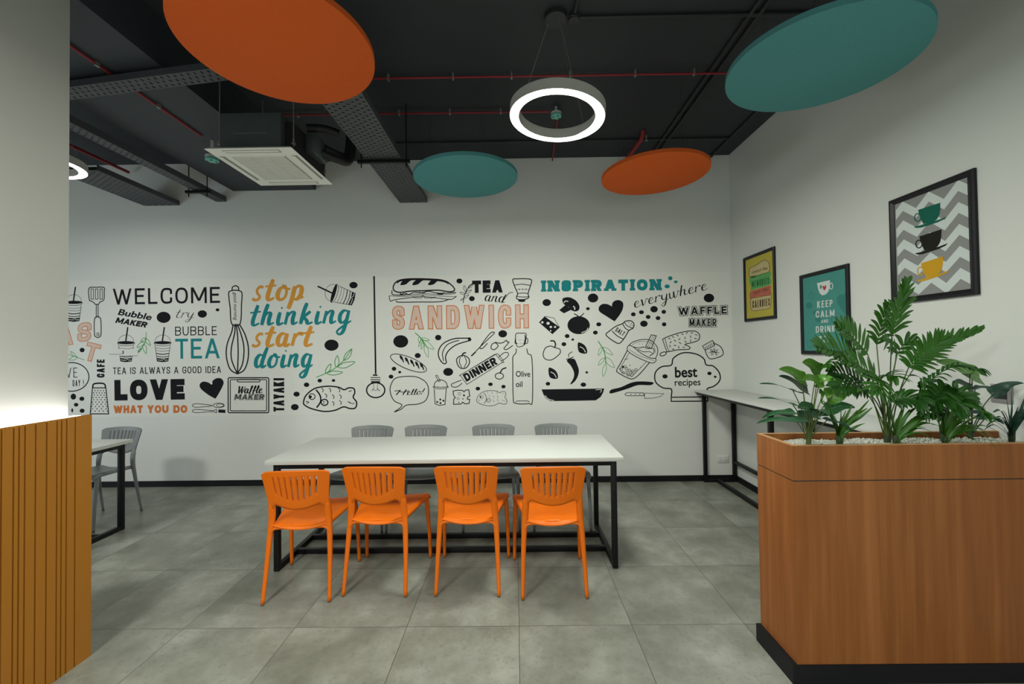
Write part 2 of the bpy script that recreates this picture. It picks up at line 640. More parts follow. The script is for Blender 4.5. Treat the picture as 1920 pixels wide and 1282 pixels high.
def make_chair(name, label, mat, group, loc, rz):
    t = thing(name, label, 'chair', loc, rz, group)
    for nm, m, th in chair_meshes(mat):
        o = m.build(nm, mat, t, 'all')
        if th > 0:
            sd = o.modifiers.new('thickness', 'SOLIDIFY')
            sd.thickness = th
            sd.offset = 0
            sd.edge_crease_inner = sd.edge_crease_outer = .75
            ss = o.modifiers.new('smooth', 'SUBSURF')
            ss.levels = ss.render_levels = 1
        if th < 0:
            z0 = min(v.co.z for v in o.data.vertices)
            base = [v.co for v in o.data.vertices if v.co.z < z0 + .003]
            c = sum(base, Vector()) / len(base)
            f = MB()
            f.lathe([(.0085, 0), (.0098, .002), (.0098, .007)], 12, c=(c.x, c.y, 0))
            f.build('foot_pad', 'foot_plastic', o, True)
    return t

oc = make_chair('dining_chair', 'orange plastic chair turned slightly, leftmost of the four orange chairs', 'orange_plastic',
                'orange chairs along the near side of the table', (-1.305, 2.474, 0), .080)
for x, y, rz, lab in ((-.866, 2.537, -.035, 'orange slatted plastic chair, second from the left along the table front'),
                      (-.305, 2.529, -.025, 'orange slatted plastic chair, third from the left along the table front'),
                      (.216, 2.494, .022, 'orange slatted plastic chair nearest the right end of the table')):
    dup(oc, (x, y, 0), rz, lab)
gc = make_chair('dining_chair', 'grey plastic chair at the far side of the long table, leftmost of four', 'grey_plastic',
                'grey chairs along the far side of the table', (-1.325, 3.87, 0), math.pi)
for x, rz, lab in ((-.832, .0, 'second grey chair from the left behind the long white table'),
                   (-.21, .0, 'third grey chair from the left behind the long white table'),
                   (.365, .0, 'grey plastic chair behind the right end of the long white table')):
    dup(gc, (x, 3.87, 0), math.pi + rz, lab)
o = dup(gc, (-3.725, 3.95, 0), math.pi - .04, 'grey plastic chair at the half hidden table beside the ochre counter')
del o['group']

# ------------------------------------------------------------------ wall bar along the right wall
BX0, BX1, BY0, BY1, BZ = 1.965, W - .001, 2.32, 4.636, 1.0
t = thing('wall_bar_table', 'high narrow white bar table on black frame along the right wall', 'table', (BX0, BY1, 0))
def bb(name, mat, x0, x1, y0, y1, z0, z1, bev=.002):
    return box_obj(name, mat, (x0 - BX0, x1 - BX0, y0 - BY1, y1 - BY1, z0, z1), t, bev)
bb('bar_top', 'table_white', BX0, BX1, BY0, BY1, BZ - .018, BZ)
for y in (4.615, 3.42, 2.42):
    bb('leg', 'black_steel', 2.045, 2.080, y - .0175, y + .0175, 0, BZ - .048)
    bb('leg', 'black_steel', 2.362, 2.397, y - .0175, y + .0175, 0, BZ - .048)
    bb('foot_rail', 'black_steel', 2.080, 2.362, y - .0175, y + .0175, .0, .035)
    bb('top_rail', 'black_steel', 1.995, 2.397, y - .0175, y + .0175, BZ - .048, BZ - .018)
bb('long_rail', 'black_steel', 2.172, 2.207, 2.437, 4.597, .0, .035)
bb('wall_rail', 'black_steel', 2.364, 2.394, 2.437, 4.597, .200, .232)
bb('edge_rail', 'black_steel', 1.975, 1.995, 2.34, 4.60, BZ - .042, BZ - .018)

# ------------------------------------------------------------------ sockets
t = thing('wall_socket', 'white double socket plate low on the back wall under the bar table', 'socket', (2.27, D, .238))
m = MB(); m.box(-.063, .063, -.008, 0, -.041, .041, bev=.003); m.build('plate', 'socket_white', t, True)
m = MB(); m.box(-.052, -.012, -.011, -.007, -.030, .030, bev=.001); m.build('blank_module', 'socket_white', t, True)
m = MB(); m.box(-.006, .052, -.011, -.007, -.030, .030, bev=.001); m.build('outlet_module', 'socket_white', t, True)
m = MB()
for x, z in ((.023, .014), (.012, -.012), (.034, -.012)):
    m.box(x - .003, x + .003, -.0115, -.0105, z - .005, z + .005)
m.build('pin_hole', 'slot_dark', t)
t = thing('wall_socket', 'grey socket plate with dark insert on the right wall behind the plants', 'socket', (W, 2.096, 1.226))
m = MB(); m.box(-.008, 0, -.046, .046, -.046, .046, bev=.003); m.build('plate', 'socket_grey', t, True)
m = MB(); m.box(-.011, -.007, -.026, .030, -.026, .020, bev=.001); m.build('insert', 'slot_dark', t, True)

# ------------------------------------------------------------------ counter with fluted front
CX = -2.103
t = thing('counter', 'ochre fluted counter with lit white top wrapped around the column at left', 'counter', (CX, 2.07, 0))
m = MB()
edges = []
for u in (157, 141, 125, 115.5, 107, 87.7, 67, 47, 36, 25.7, 3, -20, -34, -46, -72, -100, -130, -150, -165, -200, -240, -290, -350):
    edges.append(un(u, 790, 0, CX).y - 2.07)
edges[0] = 0
for a, b in zip(edges, edges[1:]):
    hi, lo = a, b
    wv = hi - lo
    g = .0028
    prof = [(-.008, lo), (-.0078, lo + g), (0, lo + g + .002), (0, hi - .0025), (-.0078, hi - .0008), (-.008, hi)]
    z0, z1 = 0, 1.180
    k = len(prof)
    m.add([(x, y, z) for z in (z0, z1) for x, y in prof], [(i, i + 1, k + i + 1, k + i) for i in range(k - 1)])
m.add([(-.008, 0, 0), (-.008, 0, 1.18), (-.022, 0, 1.18), (-.022, 0, 0), (-.008, edges[-1], 0), (-.008, edges[-1], 1.18), (-.022, edges[-1], 1.18), (-.022, edges[-1], 0)],
      [(0, 1, 2, 3), (1, 5, 6, 2), (3, 2, 6, 7), (4, 7, 6, 5)])
m.build('fluted_front', 'counter_ochre', t, False)
box_obj('end_panel', 'counter_ochre', (-.9, -.022, -.018, 0, 0, 1.150), t)
box_obj('inner_shelf', 'white_plastic', (-.097, -.022, edges[-1], -.018, 1.08, 1.10), t)
m = MB()
m.box(-.095, -.023, edges[-1] + .01, -.002, 1.151, 1.176, bev=.003)
m.build('light_strip', 'strip_glow', t, True)['label'] = 'glowing white light strip'
l = area('counter_strip_light', (-2.150, 1.5, 1.19), (-2.24, 1.5, 2.2), .05, .55, (1, .985, .94), 1.1)

# ------------------------------------------------------------------ ceiling: felt discs
def felt_disc(mat, label, c, tx, ty, a0=1.05):
    n = Vector((tx, ty, 1)).normalized()
    t = thing('acoustic_disc', label, 'acoustic panel', c)
    t.rotation_euler = Vector((0, 0, 1)).rotation_difference(n).to_euler()
    t['group'] = 'round felt discs under the ceiling'
    m = MB()
    m.lathe([(0, 0), (.446, 0), (.45, .003), (.45, .032), (.446, .035), (0, .035)], 120)
    m.build('felt_panel', mat, t, True)
    for k in range(3):
        a = k * 2.094 + a0
        m = MB()
        x, y = .30 * math.cos(a), .30 * math.sin(a)
        m.tube([(x, y, .034), (x, y, H - c[2] + .005)], .0010, 6)
        m.build('suspension_wire', 'pipe_dark', t)
felt_disc('teal_felt', 'teal felt disc hung near the back wall beside the perforated tray', (-.409, 3.63, 2.965), -.018, -.001)
felt_disc('orange_felt', 'orange felt disc hung near the back wall in the right corner', (1.235, 3.642, 2.969), -.021, 0)
felt_disc('orange_felt', 'orange felt disc nearest the camera, in front of the air conditioner', (-1.155, 2.061, 2.982), -.018, .008, 0)
felt_disc('teal_felt', 'teal felt disc beside the right wall, above the framed posters', (1.655, 2.243, 2.974), .036, -.022)

# ------------------------------------------------------------------ ring lamps
def ring_lamp(label, c, tilt, power):
    t = thing('ring_lamp', label, 'ceiling lamp', c, 0, 'ring lamps')
    n = Vector((tilt[0], tilt[1], 1)).normalized()
    q = Vector((0, 0, 1)).rotation_difference(n)
    R0, R1 = .240, .300
    m = MB()
    m.lathe([(R0, .002), (R0, .062), (R0 + .004, .066), (R1 - .004, .066), (R1, .062), (R1, .002), (R1 - .003, 0), (R1 - .004, .004), (R0 + .004, .004), (R0 + .003, 0)], 96, closed=True)
    b = m.build('ring_body', 'lamp_body', t, True)
    m = MB()
    m.lathe([(R0 + .004, .001), (R1 - .004, .001), (R1 - .004, .0035), (R0 + .004, .0035)], 96, closed=True)
    g = m.build('diffuser', 'ring_glow', b, True)
    b.rotation_euler = q.to_euler()
    top = Vector((.004, .022, H - c[2] - .035))
    for k in range(3):
        a = (2.75, .75, -1.4)[k]
        p = q @ Vector((.27 * math.cos(a), .27 * math.sin(a), .066))
        m = MB()
        tp = top + Vector((.05 * math.cos(a), .05 * math.sin(a), 0))
        m.tube([p, tp], .0022 if k == 0 else .0011, 6)
        m.build('suspension_wire', 'wire_metal', t)
    m = MB()
    m.lathe([(0, 0), (.068, 0), (.072, .004), (.072, .0345), (0, .0345)], 40, c=top)
    m.build('ceiling_rose', 'pipe_dark', t, True)
    l = disk('ring_lamp_glow', Vector(c) - Vector((0, 0, .012)), .56, power, RING_COL)
    return t
ring_lamp('glowing white ring lamp hanging over the long table', (.283, 2.626, 2.932), (.075, .009), 42)
ring_lamp('glowing white ring lamp half hidden behind the column', (-3.885, 3.36, 3.03), (0, 0), 4.5)

# ------------------------------------------------------------------ cable trays (perforated channels)
def tray(label, p0, p1, wid, hgt, z, pitch=.024, slot=(.0100, .56), cat='cable tray', nmax=9, hang=()):
    p0, p1 = Vector((*p0, z)), Vector((*p1, z))
    L = (p1 - p0).length
    t = thing('cable_tray', label, cat, p0, math.atan2((p1 - p0).y, (p1 - p0).x), 'perforated cable trays')
    # bottom plate with real slots: grid with cells left out
    nx = max(4, int(L / pitch))
    ny = max(3, int(wid / .036))
    m = MB()
    dx, dy = L / nx, wid / ny
    fx, fy = slot[0] / pitch, slot[1]
    xs, ysl = [], []
    vs_, fs = [], []
    idx = {}
    def V(x, y):
        k = (round(x, 5), round(y, 5))
        if k not in idx:
            idx[k] = len(vs_)
            vs_.append((x, y - wid / 2, 0))
        return idx[k]
    for i in range(nx):
        for j in range(ny):
            x0, x1, y0, y1 = i * dx, (i + 1) * dx, j * dy, (j + 1) * dy
            if (i + j) % 2 == 0 or j in (0,) and False:
                a, b = x0 + dx * .5 * (1 - fx), x1 - dx * .5 * (1 - fx)
                c, d = y0 + dy * .5 * (1 - fy), y1 - dy * .5 * (1 - fy)
                o_ = [V(x0, y0), V(x1, y0), V(x1, y1), V(x0, y1)]
                q_ = [V(a, c), V(b, c), V(b, d), V(a, d)]
                for k in range(4):
                    fs.append((o_[k], o_[(k + 1) % 4], q_[(k + 1) % 4], q_[k]))
            else:
                fs.append((V(x0, y0), V(x1, y0), V(x1, y1), V(x0, y1)))
    m.add(vs_, fs)
    m.build('perforated_plate', 'tray_metal', t)
    for s in (-1, 1):
        a, b = sorted((s * wid / 2, s * (wid / 2 + .003)))
        box_obj('side_flange', 'tray_metal', (0, L, a, b, 0, hgt), t)
    m = MB()
    m.box(0, L, -wid / 2 + .01, wid / 2 - .01, .012, .03)
    m.build('cable_bundle', 'duct_black', t)
    for hx in hang:
        x = hx - 0
        m = MB()
        e = wid / 2 + .045
        m.box(x - .015, x + .015, -e - .03, e + .03, -.032, -.006)
        m.build('hanger_bar', 'black_steel', t)
        for s in (-1, 1):
            m = MB()
            m.tube([(x, s * e, -.07), (x, s * e, H - z + .003)], .005, 8)
            m.build('hanger_rod', 'black_steel', t)
    return t
tray('wide perforated dark cable tray running from the orange disc to the back wall', (-1.112, 1.0), (-1.112, D - .002), .30, .055, 3.127, hang=(2.58,))
tray('narrow perforated dark cable tray left of the ceiling beam', (-3.273, 1.2), (-3.273, D - .002), .102, .057, 3.17, hang=(3.10,))
tray('wide perforated dark cable tray furthest left beside the hidden ring lamp', (-3.944, 3.72), (-3.944, D - .002), .389, .050, 3.137)
tray('perforated dark cable tray crossing skewed under the ceiling beam', (-3.16, 2.773), (-1.45, 2.52), .11, .043, 3.215)

# ------------------------------------------------------------------ air conditioner cassette
t = thing('air_conditioner', 'white ceiling cassette air conditioner hung beneath the dark beam', 'air conditioner', (-1.845, 3.21, 2.90))
hw, hd = .307, .330
m = MB()
n_ = .018
m.add([(-hw, -hd, 0), (hw, -hd, 0), (hw, hd, 0), (-hw, hd, 0), (-hw + .006, -hd + .006, -.0), (-hw + .02, -hd + .02, n_), (hw - .02, -hd + .02, n_), (hw - .02, hd - .02, n_), (-hw + .02, hd - .02, n_)],
      [(0, 1, 2, 3), (0, 5, 6, 1), (1, 6, 7, 2), (2, 7, 8, 3), (3, 8, 5, 0), (5, 8, 7, 6)])
m.build('face_panel', 'white_plastic', t, True)
m = MB()
gx, gy = .190, .205
for i in range(26):
    y = -gy + 2 * gy * (i + .5) / 26
    m.box(-gx, gx, y - .0058, y + .0058, -.006, .0)
for x in (-gx, -gx / 3, gx / 3, gx - .004):
    m.box(x, x + .004, -gy, gy, -.008, .0)
m.build('intake_grille', 'grille_plastic', t)
for (x0, x1, y0, y1) in ((-.20, .20, -.300, -.262), (-.20, .20, .262, .300), (-.282, -.246, -.21, .21), (.246, .282, -.21, .21)):
    f = MB(); f.box(x0, x1, y0, y1, -.002, .0); sl = f.build('outlet_slot', 'vane_grey', t)
    f = MB()
    if x1 - x0 > y1 - y0:
        f.box(x0 + .006, x1 - .006, y0 + .004, y0 + (y1 - y0) * .55, -.006, -.002)
    else:
        xm = x0 + (x1 - x0) * .5
        f.box(min(xm, x0 + .004), max(xm, x0 + .004), y0 + .006, y1 - .006, -.006, -.002)
    f.build('louvre_vane', 'white_plastic', sl)
m = MB(); m.box(-.245, .19, -.255, .31, n_, .290); 
m.build('housing', 'galvanised', t)
m = MB(); m.box(.1905, .252, -.20, .31, n_ + .002, .25); m.build('side_insulation', 'duct_black', t)
m = MB(); m.box(-.15, .09, -.2565, -.2548, .142, .145); m.build('pressed_seam', 'wire_metal', t)
m = MB(); m.box(.252, .33, -.02, .18, .11, .26, bev=.004); m.build('valve_box', 'galvanised', t, True)
for p in ([(.25, .0, .31), (.36, .04, .325), (.46, .10, .315)], [(.32, .10, .16), (.42, .18, .14), (.46, .28, .17), (.475, .34, .30), (.475, .36, .60)], [(.32, .14, .22), (.40, .28, .22), (.43, .35, .26), (.44, .38, .55)]):
    m = MB(); m.tube(catmull(p, n=6), .030, 12); m.build('refrigerant_pipe', 'duct_black', t, True)
for x, y in ((-.262, -.235), (.264, -.22), (-.262, .28), (.264, .28)):
    m = MB(); m.tube([(x, y, .06), (x, y, H - 2.9 + .003 if x > 0 or True else .39)], .004, 8)
    m.box(x - .012, x + .03 if x < 0 else x + .012, y - .01, y + .01, .075, .085)
    m.tube([(x, y, .095), (x, y, .112)], .008, 6)
    m.build('hanger_rod', 'wire_metal', t, True)

# ------------------------------------------------------------------ pipes, conduits, detectors
def pipe(name, label, cat, pts, r, mat, group=None, clips=(), sm=False):
    o3 = pts[0]
    m = MB()
    pp = [Vector(p) - Vector(o3) for p in pts]
    m.tube(catmull(pp, n=6) if sm else pp, r, 10)
    o = m.build(name, mat, None, True, None)
    o.location = o3
    tag(o, label, cat, group)
    for c in clips:
        k = MB()
        p = Vector(c) - Vector(o3)
        k.box(p.x - .006, p.x + .006, p.y - .014, p.y + .014, p.z - .016, p.z + .045)
        k.build('clip', 'wire_metal', o)
    return o
g1 = 'black conduits on the ceiling'
zc = H - .016
pipe('conduit', 'black ceiling conduit running to the back wall, left of a close pair', 'conduit', [(1.525, BY, zc), (1.525, D, zc)], .013, 'pipe_dark', g1)
pipe('conduit', 'black ceiling conduit running to the back wall, right of a close pair', 'conduit', [(1.585, BY, zc), (1.585, D, zc)], .013, 'pipe_dark', g1)
pipe('conduit', 'black ceiling conduit beside the right wall in the corner', 'conduit', [(2.21, 2.6, zc), (2.21, D, zc)], .014, 'pipe_dark', g1)
pipe('conduit', 'black cross conduit from the lamp rose toward the right wall', 'conduit', [(.405, 2.65, zc), (2.39, 2.65, zc)], .012, 'pipe_dark', g1)
pipe('conduit', 'black conduit coming overhead to the lamp rose', 'conduit', [(.405, BY, zc), (.405, 2.60, zc)], .012, 'pipe_dark', g1)
pipe('conduit', 'black cross conduit nearest the back wall', 'conduit', [(-1.35, 4.24, zc), (2.19, 4.24, zc)], .011, 'pipe_dark', g1)
t = thing('junction_box', 'small round black junction box beside the lamp rose', 'junction box', (.405, 2.645, H - .04))
m = MB(); m.lathe([(0, 0), (.034, 0), (.036, .004), (.036, .04)], 24); m.build('cover', 'pipe_dark', t, True)
m = MB(); m.tube(catmull([(-.03, -.02, .01), (-.035, -.07, -.02), (-.005, -.085, -.03), (.01, -.06, -.01)], n=6), .004, 8); m.build('cable_loop', 'pipe_dark', t, True)
g2 = 'red fire pipes'
zr = H - .03
pipe('fire_pipe', 'thin red pipe crossing the ceiling above the ring lamp', 'pipe', [(-1.3, 3.19, zr), (2.0, 3.20, zr)], .0075, 'pipe_red', g2,
     [(x, 3.193, zr) for x in (-.95, -.45, .0, .45, .95, 1.4)])
pipe('fire_pipe', 'thin red pipe ending at the smoke detector behind the ring lamp', 'pipe', [(-2.1, 3.665, zr), (.33, 3.684, zr)], .0075, 'pipe_red', g2,
     [(x, 3.672, zr) for x in (-1.9, -1.0, -.55, -.1)])
pipe('fire_pipe', 'thin red pipe from the smoke detector to the back wall', 'pipe', [(.415, 3.70, zr), (.43, 4.2, zr), (.443, D, zr)], .0075, 'pipe_red', g2)
pipe('fire_pipe', 'thick red pipe stub passing behind the orange corner disc', 'pipe', [(1.285, 4.09, H), (1.285, 4.10, 3.57), (1.283, 4.15, 3.545), (1.25, 4.45, 3.53), (1.235, D, 3.53)], .021, 'pipe_red', g2)
pipe('fire_pipe', 'long thin red pipe under the beam leading to the green detector', 'pipe', [(-2.56, 1.2, 3.279), (-2.585, 3.44, 3.279)], .008, 'pipe_red', g2,
     [(-2.57, y, 3.279) for y in (2.55, 3.0)])
pipe('fire_pipe', 'dark red pipe near the hidden ring lamp at far left', 'pipe', [(-4.27, 2.5, 3.50), (-4.28, 4.60, 3.50)], .016, 'pipe_red', g2)
t = thing('sprinkler', 'small brass sprinkler head beside the thick red pipe', 'sprinkler', (1.325, 4.12, 3.555))
m = MB(); m.lathe([(0, -.035), (.014, -.035), (.014, -.031), (.004, -.030), (.006, -.01), (.009, 0), (.009, .02)], 16); m.build('head', 'wire_metal', t, True)
def detector(label, c, top, s=1):
    t = thing('smoke_detector', label, 'smoke detector', c, 0, 'green smoke detectors')
    m = MB(); m.lathe([(0, 0), (.020 * s, 0), (.034 * s, .006 * s), (.046 * s, .010 * s), (.046 * s, .024 * s), (.040 * s, .03 * s), (0, .03 * s)], 32); m.build('sensor_cap', 'detector_green', t, True)
    m = MB(); m.lathe([(.044 * s, .03 * s), (.046 * s, .034 * s), (.046 * s, .046 * s), (.038 * s, .052 * s), (.03 * s, .056 * s), (.011, .057 * s), (.011, top - c[2])], 32); m.build('mounting_base', 'lamp_body', t, True)
    m = MB()
    for k in range(4):
        a = k * 1.571 + .4
        m.box(.027 * s * math.cos(a) - .006, .027 * s * math.cos(a) + .006, .027 * s * math.sin(a) - .006, .027 * s * math.sin(a) + .006, -.0005 + .002, .006)
    m.build('vent_slot', 'slot_dark', t)
detector('green smoke detector seen through the ring lamp', (.388, 3.66, 3.507), H, 1.0)
detector('green smoke detector at the corner of the air conditioner', (-2.565, 3.53, 3.105), 3.29, 1.1)

# ------------------------------------------------------------------ planter
PX0, PX1, PY0, PY1 = 1.216, W - .001, 1.862, 2.135
t = thing('planter', 'tall reddish wood planter divider on black plinth at right', 'planter', (PX0, PY0, 0))
def pb(name, mat, x0, x1, y0, y1, z0, z1, bev=0):
    return box_obj(name, mat, (x0 - PX0, x1 - PX0, y0 - PY0, y1 - PY0, z0, z1), t, bev)
pb('plinth', 'skirting_black', PX0 - .022, PX1, PY0 - .004, PY1 + .004, 0, .084)
pb('lower_cabinet', 'planter_wood', PX0, PX1, PY0, PY1, .084, .878)
pb('shadow_gap', 'slot_dark', PX0 + .003, PX1, PY0 + .003, PY1 - .003, .878, .883)
m = MB()
x0, x1, y0, y1, z0, z1, th = 0, PX1 - PX0, 0, PY1 - PY0, .883, 1.034, .018
m.box(x0, x1, y0, y0 + th, z0, z1)
m.box(x0, x1, y1 - th, y1, z0, z1)
m.box(x0, x0 + th, y0 + th, y1 - th, z0, z1)
m.box(x0 + th, x1, y0 + th, y1 - th, z0, .97)
m.build('trough', 'planter_wood', t)
m = MB()
z0, z1 = 1.034, 1.037
m.box(x0, x1, y0, y0 + th, z0, z1); m.box(x0, x1, y1 - th, y1, z0, z1); m.box(x0, x0 + th, y0 + th, y1 - th, z0, z1)
m.build('edge_band', 'rim_wood', t)
# pebbles: nobody could count them
rng = random.Random(3)
bm0 = bmesh.new(); bmesh.ops.create_icosphere(bm0, subdivisions=1, radius=1)
ico_v = [v.co.copy() for v in bm0.verts]; bm0.verts.index_update(); ico_f = [[v.index for v in f.verts] for f in bm0.faces]; bm0.free()
m = MB()
m.box(PX0 + .019, PX1 - .002, PY0 + .019, PY1 - .019, .9705, 1.002)
for i in range(4200):
    x = rng.uniform(PX0 + .027, PX1 - .01); y = rng.uniform(PY0 + .027, PY1 - .027)
    s = rng.uniform(.0035, .0062); z = 1.001 + rng.uniform(0, .007) + .004 * math.sin(x * 23) * math.sin(y * 31)
    q = Matrix.Rotation(rng.uniform(0, 6), 3, Vector((rng.random() - .5, rng.random() - .5, rng.random() - .5 + .01)).normalized())
    sx, sy, sz = s * rng.uniform(.9, 1.5), s, s * rng.uniform(.6, .9)
    m.add([tuple(Vector((x, y, z)) + q @ Vector((v.x * sx, v.y * sy, v.z * sz))) for v in ico_v], ico_f)
tag(m.build('pebbles', 'pebble', None, False, (1.8, 2.0, 1.0)), 'white pebbles filling the top of the wood planter', 'pebbles', None, 'stuff')

# ------------------------------------------------------------------ plants
PZ = 1.0055
def blade(m, pts, wid, nrm, fold=.25, mat=None, wob=0, shape=None, n=9, drop=0):
    """leaf along the spine pts (>=2 points), UV: u across, v along"""
    sp = catmull([tuple(p) for p in pts], n=max(2, n // max(1, len(pts) - 1))) if len(pts) > 2 else [tuple(Vector(pts[0]).lerp(Vector(pts[1]), i / (n - 1))) for i in range(n)]
    sp = [Vector(p) for p in sp]
    k = len(sp)
    vs_, uvs, fs = [], [], []
    nrm = Vector(nrm)
    for i, p in enumerate(sp):
        t = (sp[min(i + 1, k - 1)] - sp[max(0, i - 1)]).normalized()
        a = t.cross(nrm)
        if a.length < 1e-4:
            a = t.cross(Vector((.3, .2, 1)))
        a.normalize()
        b = a.cross(t).normalized()
        v = i / (k - 1)
        w = wid * (shape(v) if shape else math.sin(math.pi * min(1, max(0, v * .96 + .04))) ** .7)
        off = wob * math.sin(v * 9)
        for u in (-1, -.5, 0, .5, 1):
            vs_.append(p + a * (u * w) + b * (abs(u) * w * fold + off * u * u))
            uvs.append((u / 2 + .5, v))
    for i in range(k - 1):
        for j in range(4):
            fs.append((i * 5 + j, i * 5 + j + 1, (i + 1) * 5 + j + 1, (i + 1) * 5 + j))
    m.add(vs_, fs, mat, uvs)

def cal_shape(v):
    if v < .18:
        return .55 + .45 * (v / .18) ** .6
    return max(.01, (1 - ((v - .18) / .82) ** 1.8)) ** .8

def P3(u, v, y):
    return un(u, v, 1, y)

def aroid(label, base, leaves, mat_stem='stem_green', group=None):
    """broad-leaved plant; leaves = (junction u,v,y, tip u,v,y, half width m, material, normal)"""
    bx = P3(*base); bx.z = PZ
    t = thing('potted_plant', label, 'plant', bx, 0, group)
    m = MB()
    m.lathe([(.008, .001), (.011, .02), (.009, .06), (.005, .085)], 12); m.build('stem_cluster', mat_stem, t, True)
    for k, (j, tip, w, mat, nrm) in enumerate(leaves):
        J, T = P3(*j) - bx, P3(*tip) - bx
        s0 = Vector((.008 * math.cos(k * 2.4), .008 * math.sin(k * 2.4), .02))
        m = MB()
        mid = s0.lerp(J, .5) + Vector((0, 0, .03)) * (1 if abs(J.x) > .05 else .2)
        m.tube(catmull([s0, mid, J], n=5), .0022, 7)
        st = m.build('stem', mat_stem, t, True)
        m = MB()
        back = (J - T).normalized()
        L = (T - J).length
        st0 = J + back * L * .22 + Vector((0, 0, -.004))
        mid2 = J.lerp(T, .45) + Vector((0, 0, .012))
        blade(m, [st0, J, mid2, T], w * 1.2, nrm, fold=.18, wob=.004, shape=cal_shape, n=15)
        m.build('leaf', mat, t, 'all')
    return t

def frond(m, J, T, L, n=11, nrm=(0, -1, .25), mat='palm_leaf', a0=68, a1=22, sides=(1, -1), bow=.02, wid=.0075, prof=None, droop=.012, low=1.0):
    """feathered palm blade: rachis J->T with leaflets"""
    J, T = Vector(J), Vector(T)
    nrm = Vector(nrm).normalized()
    ax = (T - J).normalized()
    upb = (nrm - ax * nrm.dot(ax)).normalized()
    midp = J.lerp(T, .5) + Vector((0, 0, bow))
    sp = [Vector(p) for p in catmull([J, midp, T], n=8)]
    m.tube(sp, [.0022 * (1 - .7 * i / len(sp)) for i in range(len(sp))], 6, mat)
    for s in sides:
        for i in range(n):
            f = (i + .4 + (.25 if s > 0 else 0)) / n
            f = min(f, .985)
            q = f * (len(sp) - 1)
            k = min(int(q), len(sp) - 2)
            p = sp[k].lerp(sp[k + 1], q - k)
            tg = (sp[k + 1] - sp[k]).normalized()
            side = tg.cross(upb).normalized() * s
            a = R_(a0 + (a1 - a0) * f + rng.uniform(-4, 4))
            lf = low if side.z < 0 else 1.0
            a *= .62 if (low < 1 and side.z < 0) else 1
            ll = lf * L * (prof(f) if prof else (.55 + .45 * math.sin(math.pi * min(1, f * .85 + .12)))) * rng.uniform(.92, 1.06)
            d = tg * math.cos(a) + side * math.sin(a)
            e = p + d * ll + Vector((0, 0, -droop)) + upb * rng.uniform(-.008, .008)
            mm = p.lerp(e, .5) + Vector((0, 0, droop * .7)) + tg * (ll * .05)
            blade(m, [p, mm, e], wid, upb, fold=.35, mat=mat, n=6, shape=lambda v: max(.02, math.sin(math.pi * min(1, (v * .88 + .12))) ** .8))
    blade(m, [T - ax * .01, T + ax * L * .25, T + ax * L * .5 + Vector((0, 0, -droop))], wid, upb, fold=.3, mat=mat, n=6)

def palm(label, base, fronds, extra=None):
    bx = P3(*base); bx.z = PZ
    t = thing('potted_plant', label, 'plant', bx)
    m = MB()
    m.lathe([(.012, .001), (.015, .02), (.013, .07), (.008, .10)], 12); m.build('stem_cluster', 'stem_dark', t, True)
    for k, fd in enumerate(fronds):
        j, tip, L = fd[:3]
        kw = fd[3] if len(fd) > 3 else {}
        J, T = P3(*j) - bx, P3(*tip) - bx
        s0 = Vector((.012 * math.cos(k * 2.1), .010 * math.sin(k * 2.1), .03))
        m = MB()
        mid = s0.lerp(J, .55) + Vector((J.x * -.10, 0, .012))
        m.tube(catmull([s0, mid, J], n=6), [.0030 - .0008 * i / 12 for i in range(13)], 7)
        m.build('stem', 'stem_green' if k % 3 else 'stem_dark', t, True)
        m = MB()
        frond(m, J, T, L, **kw)
        m.build('frond', kw.get('mat', 'palm_leaf'), t, 'all')
    return t

def tuft(label, base, blades, mat='grass_leaf', extra=10):
    """strappy plant: bent blades from one crown; blades = (tip u,v,y, bend m, half width)"""
    bx = P3(*base); bx.z = PZ
    t = thing('potted_plant', label, 'plant', bx)
    m = MB()
    m.lathe([(.006, .001), (.009, .01), (.012, .045), (.008, .06)], 10); m.build('stem_cluster', 'stem_dark', t, True)
    r3 = random.Random(len(label))
    tips = [(P3(*tip) - bx, bend, w) for tip, bend, w in blades]
    for k in range(extra):
        T, bend, w = tips[k % len(tips)]
        f = r3.uniform(.55, .9)
        tips.append((Vector((T.x * f + r3.uniform(-.012, .012), T.y * f + r3.uniform(-.03, .03), T.z * r3.uniform(.6, 1.0))), bend * f, w * r3.uniform(.7, .95)))
    for k, (T, bend, w) in enumerate(tips):
        s0 = Vector((.006 * math.cos(k * 2.4), .006 * math.sin(k * 2.4), .004 + .012 * (k % 3)))
        rise = max(.035, T.z * .45)
        p1 = Vector((T.x * .18, T.y * .18, rise + bend * .35))
        p2 = s0.lerp(T, .62) + Vector((0, 0, bend * .9 + .008))
        m = MB()
        blade(m, [s0, p1, p2, T], w * .85, (.1, -.6, .9), fold=.35, n=12, shape=lambda v: max(.03, (math.sin(math.pi * (v * .66 + .30))) ** .8))
        m.build('leaf', mat if k % 3 else 'palm_leaf' if mat == 'grass_leaf' else mat, t, 'all')
    return t

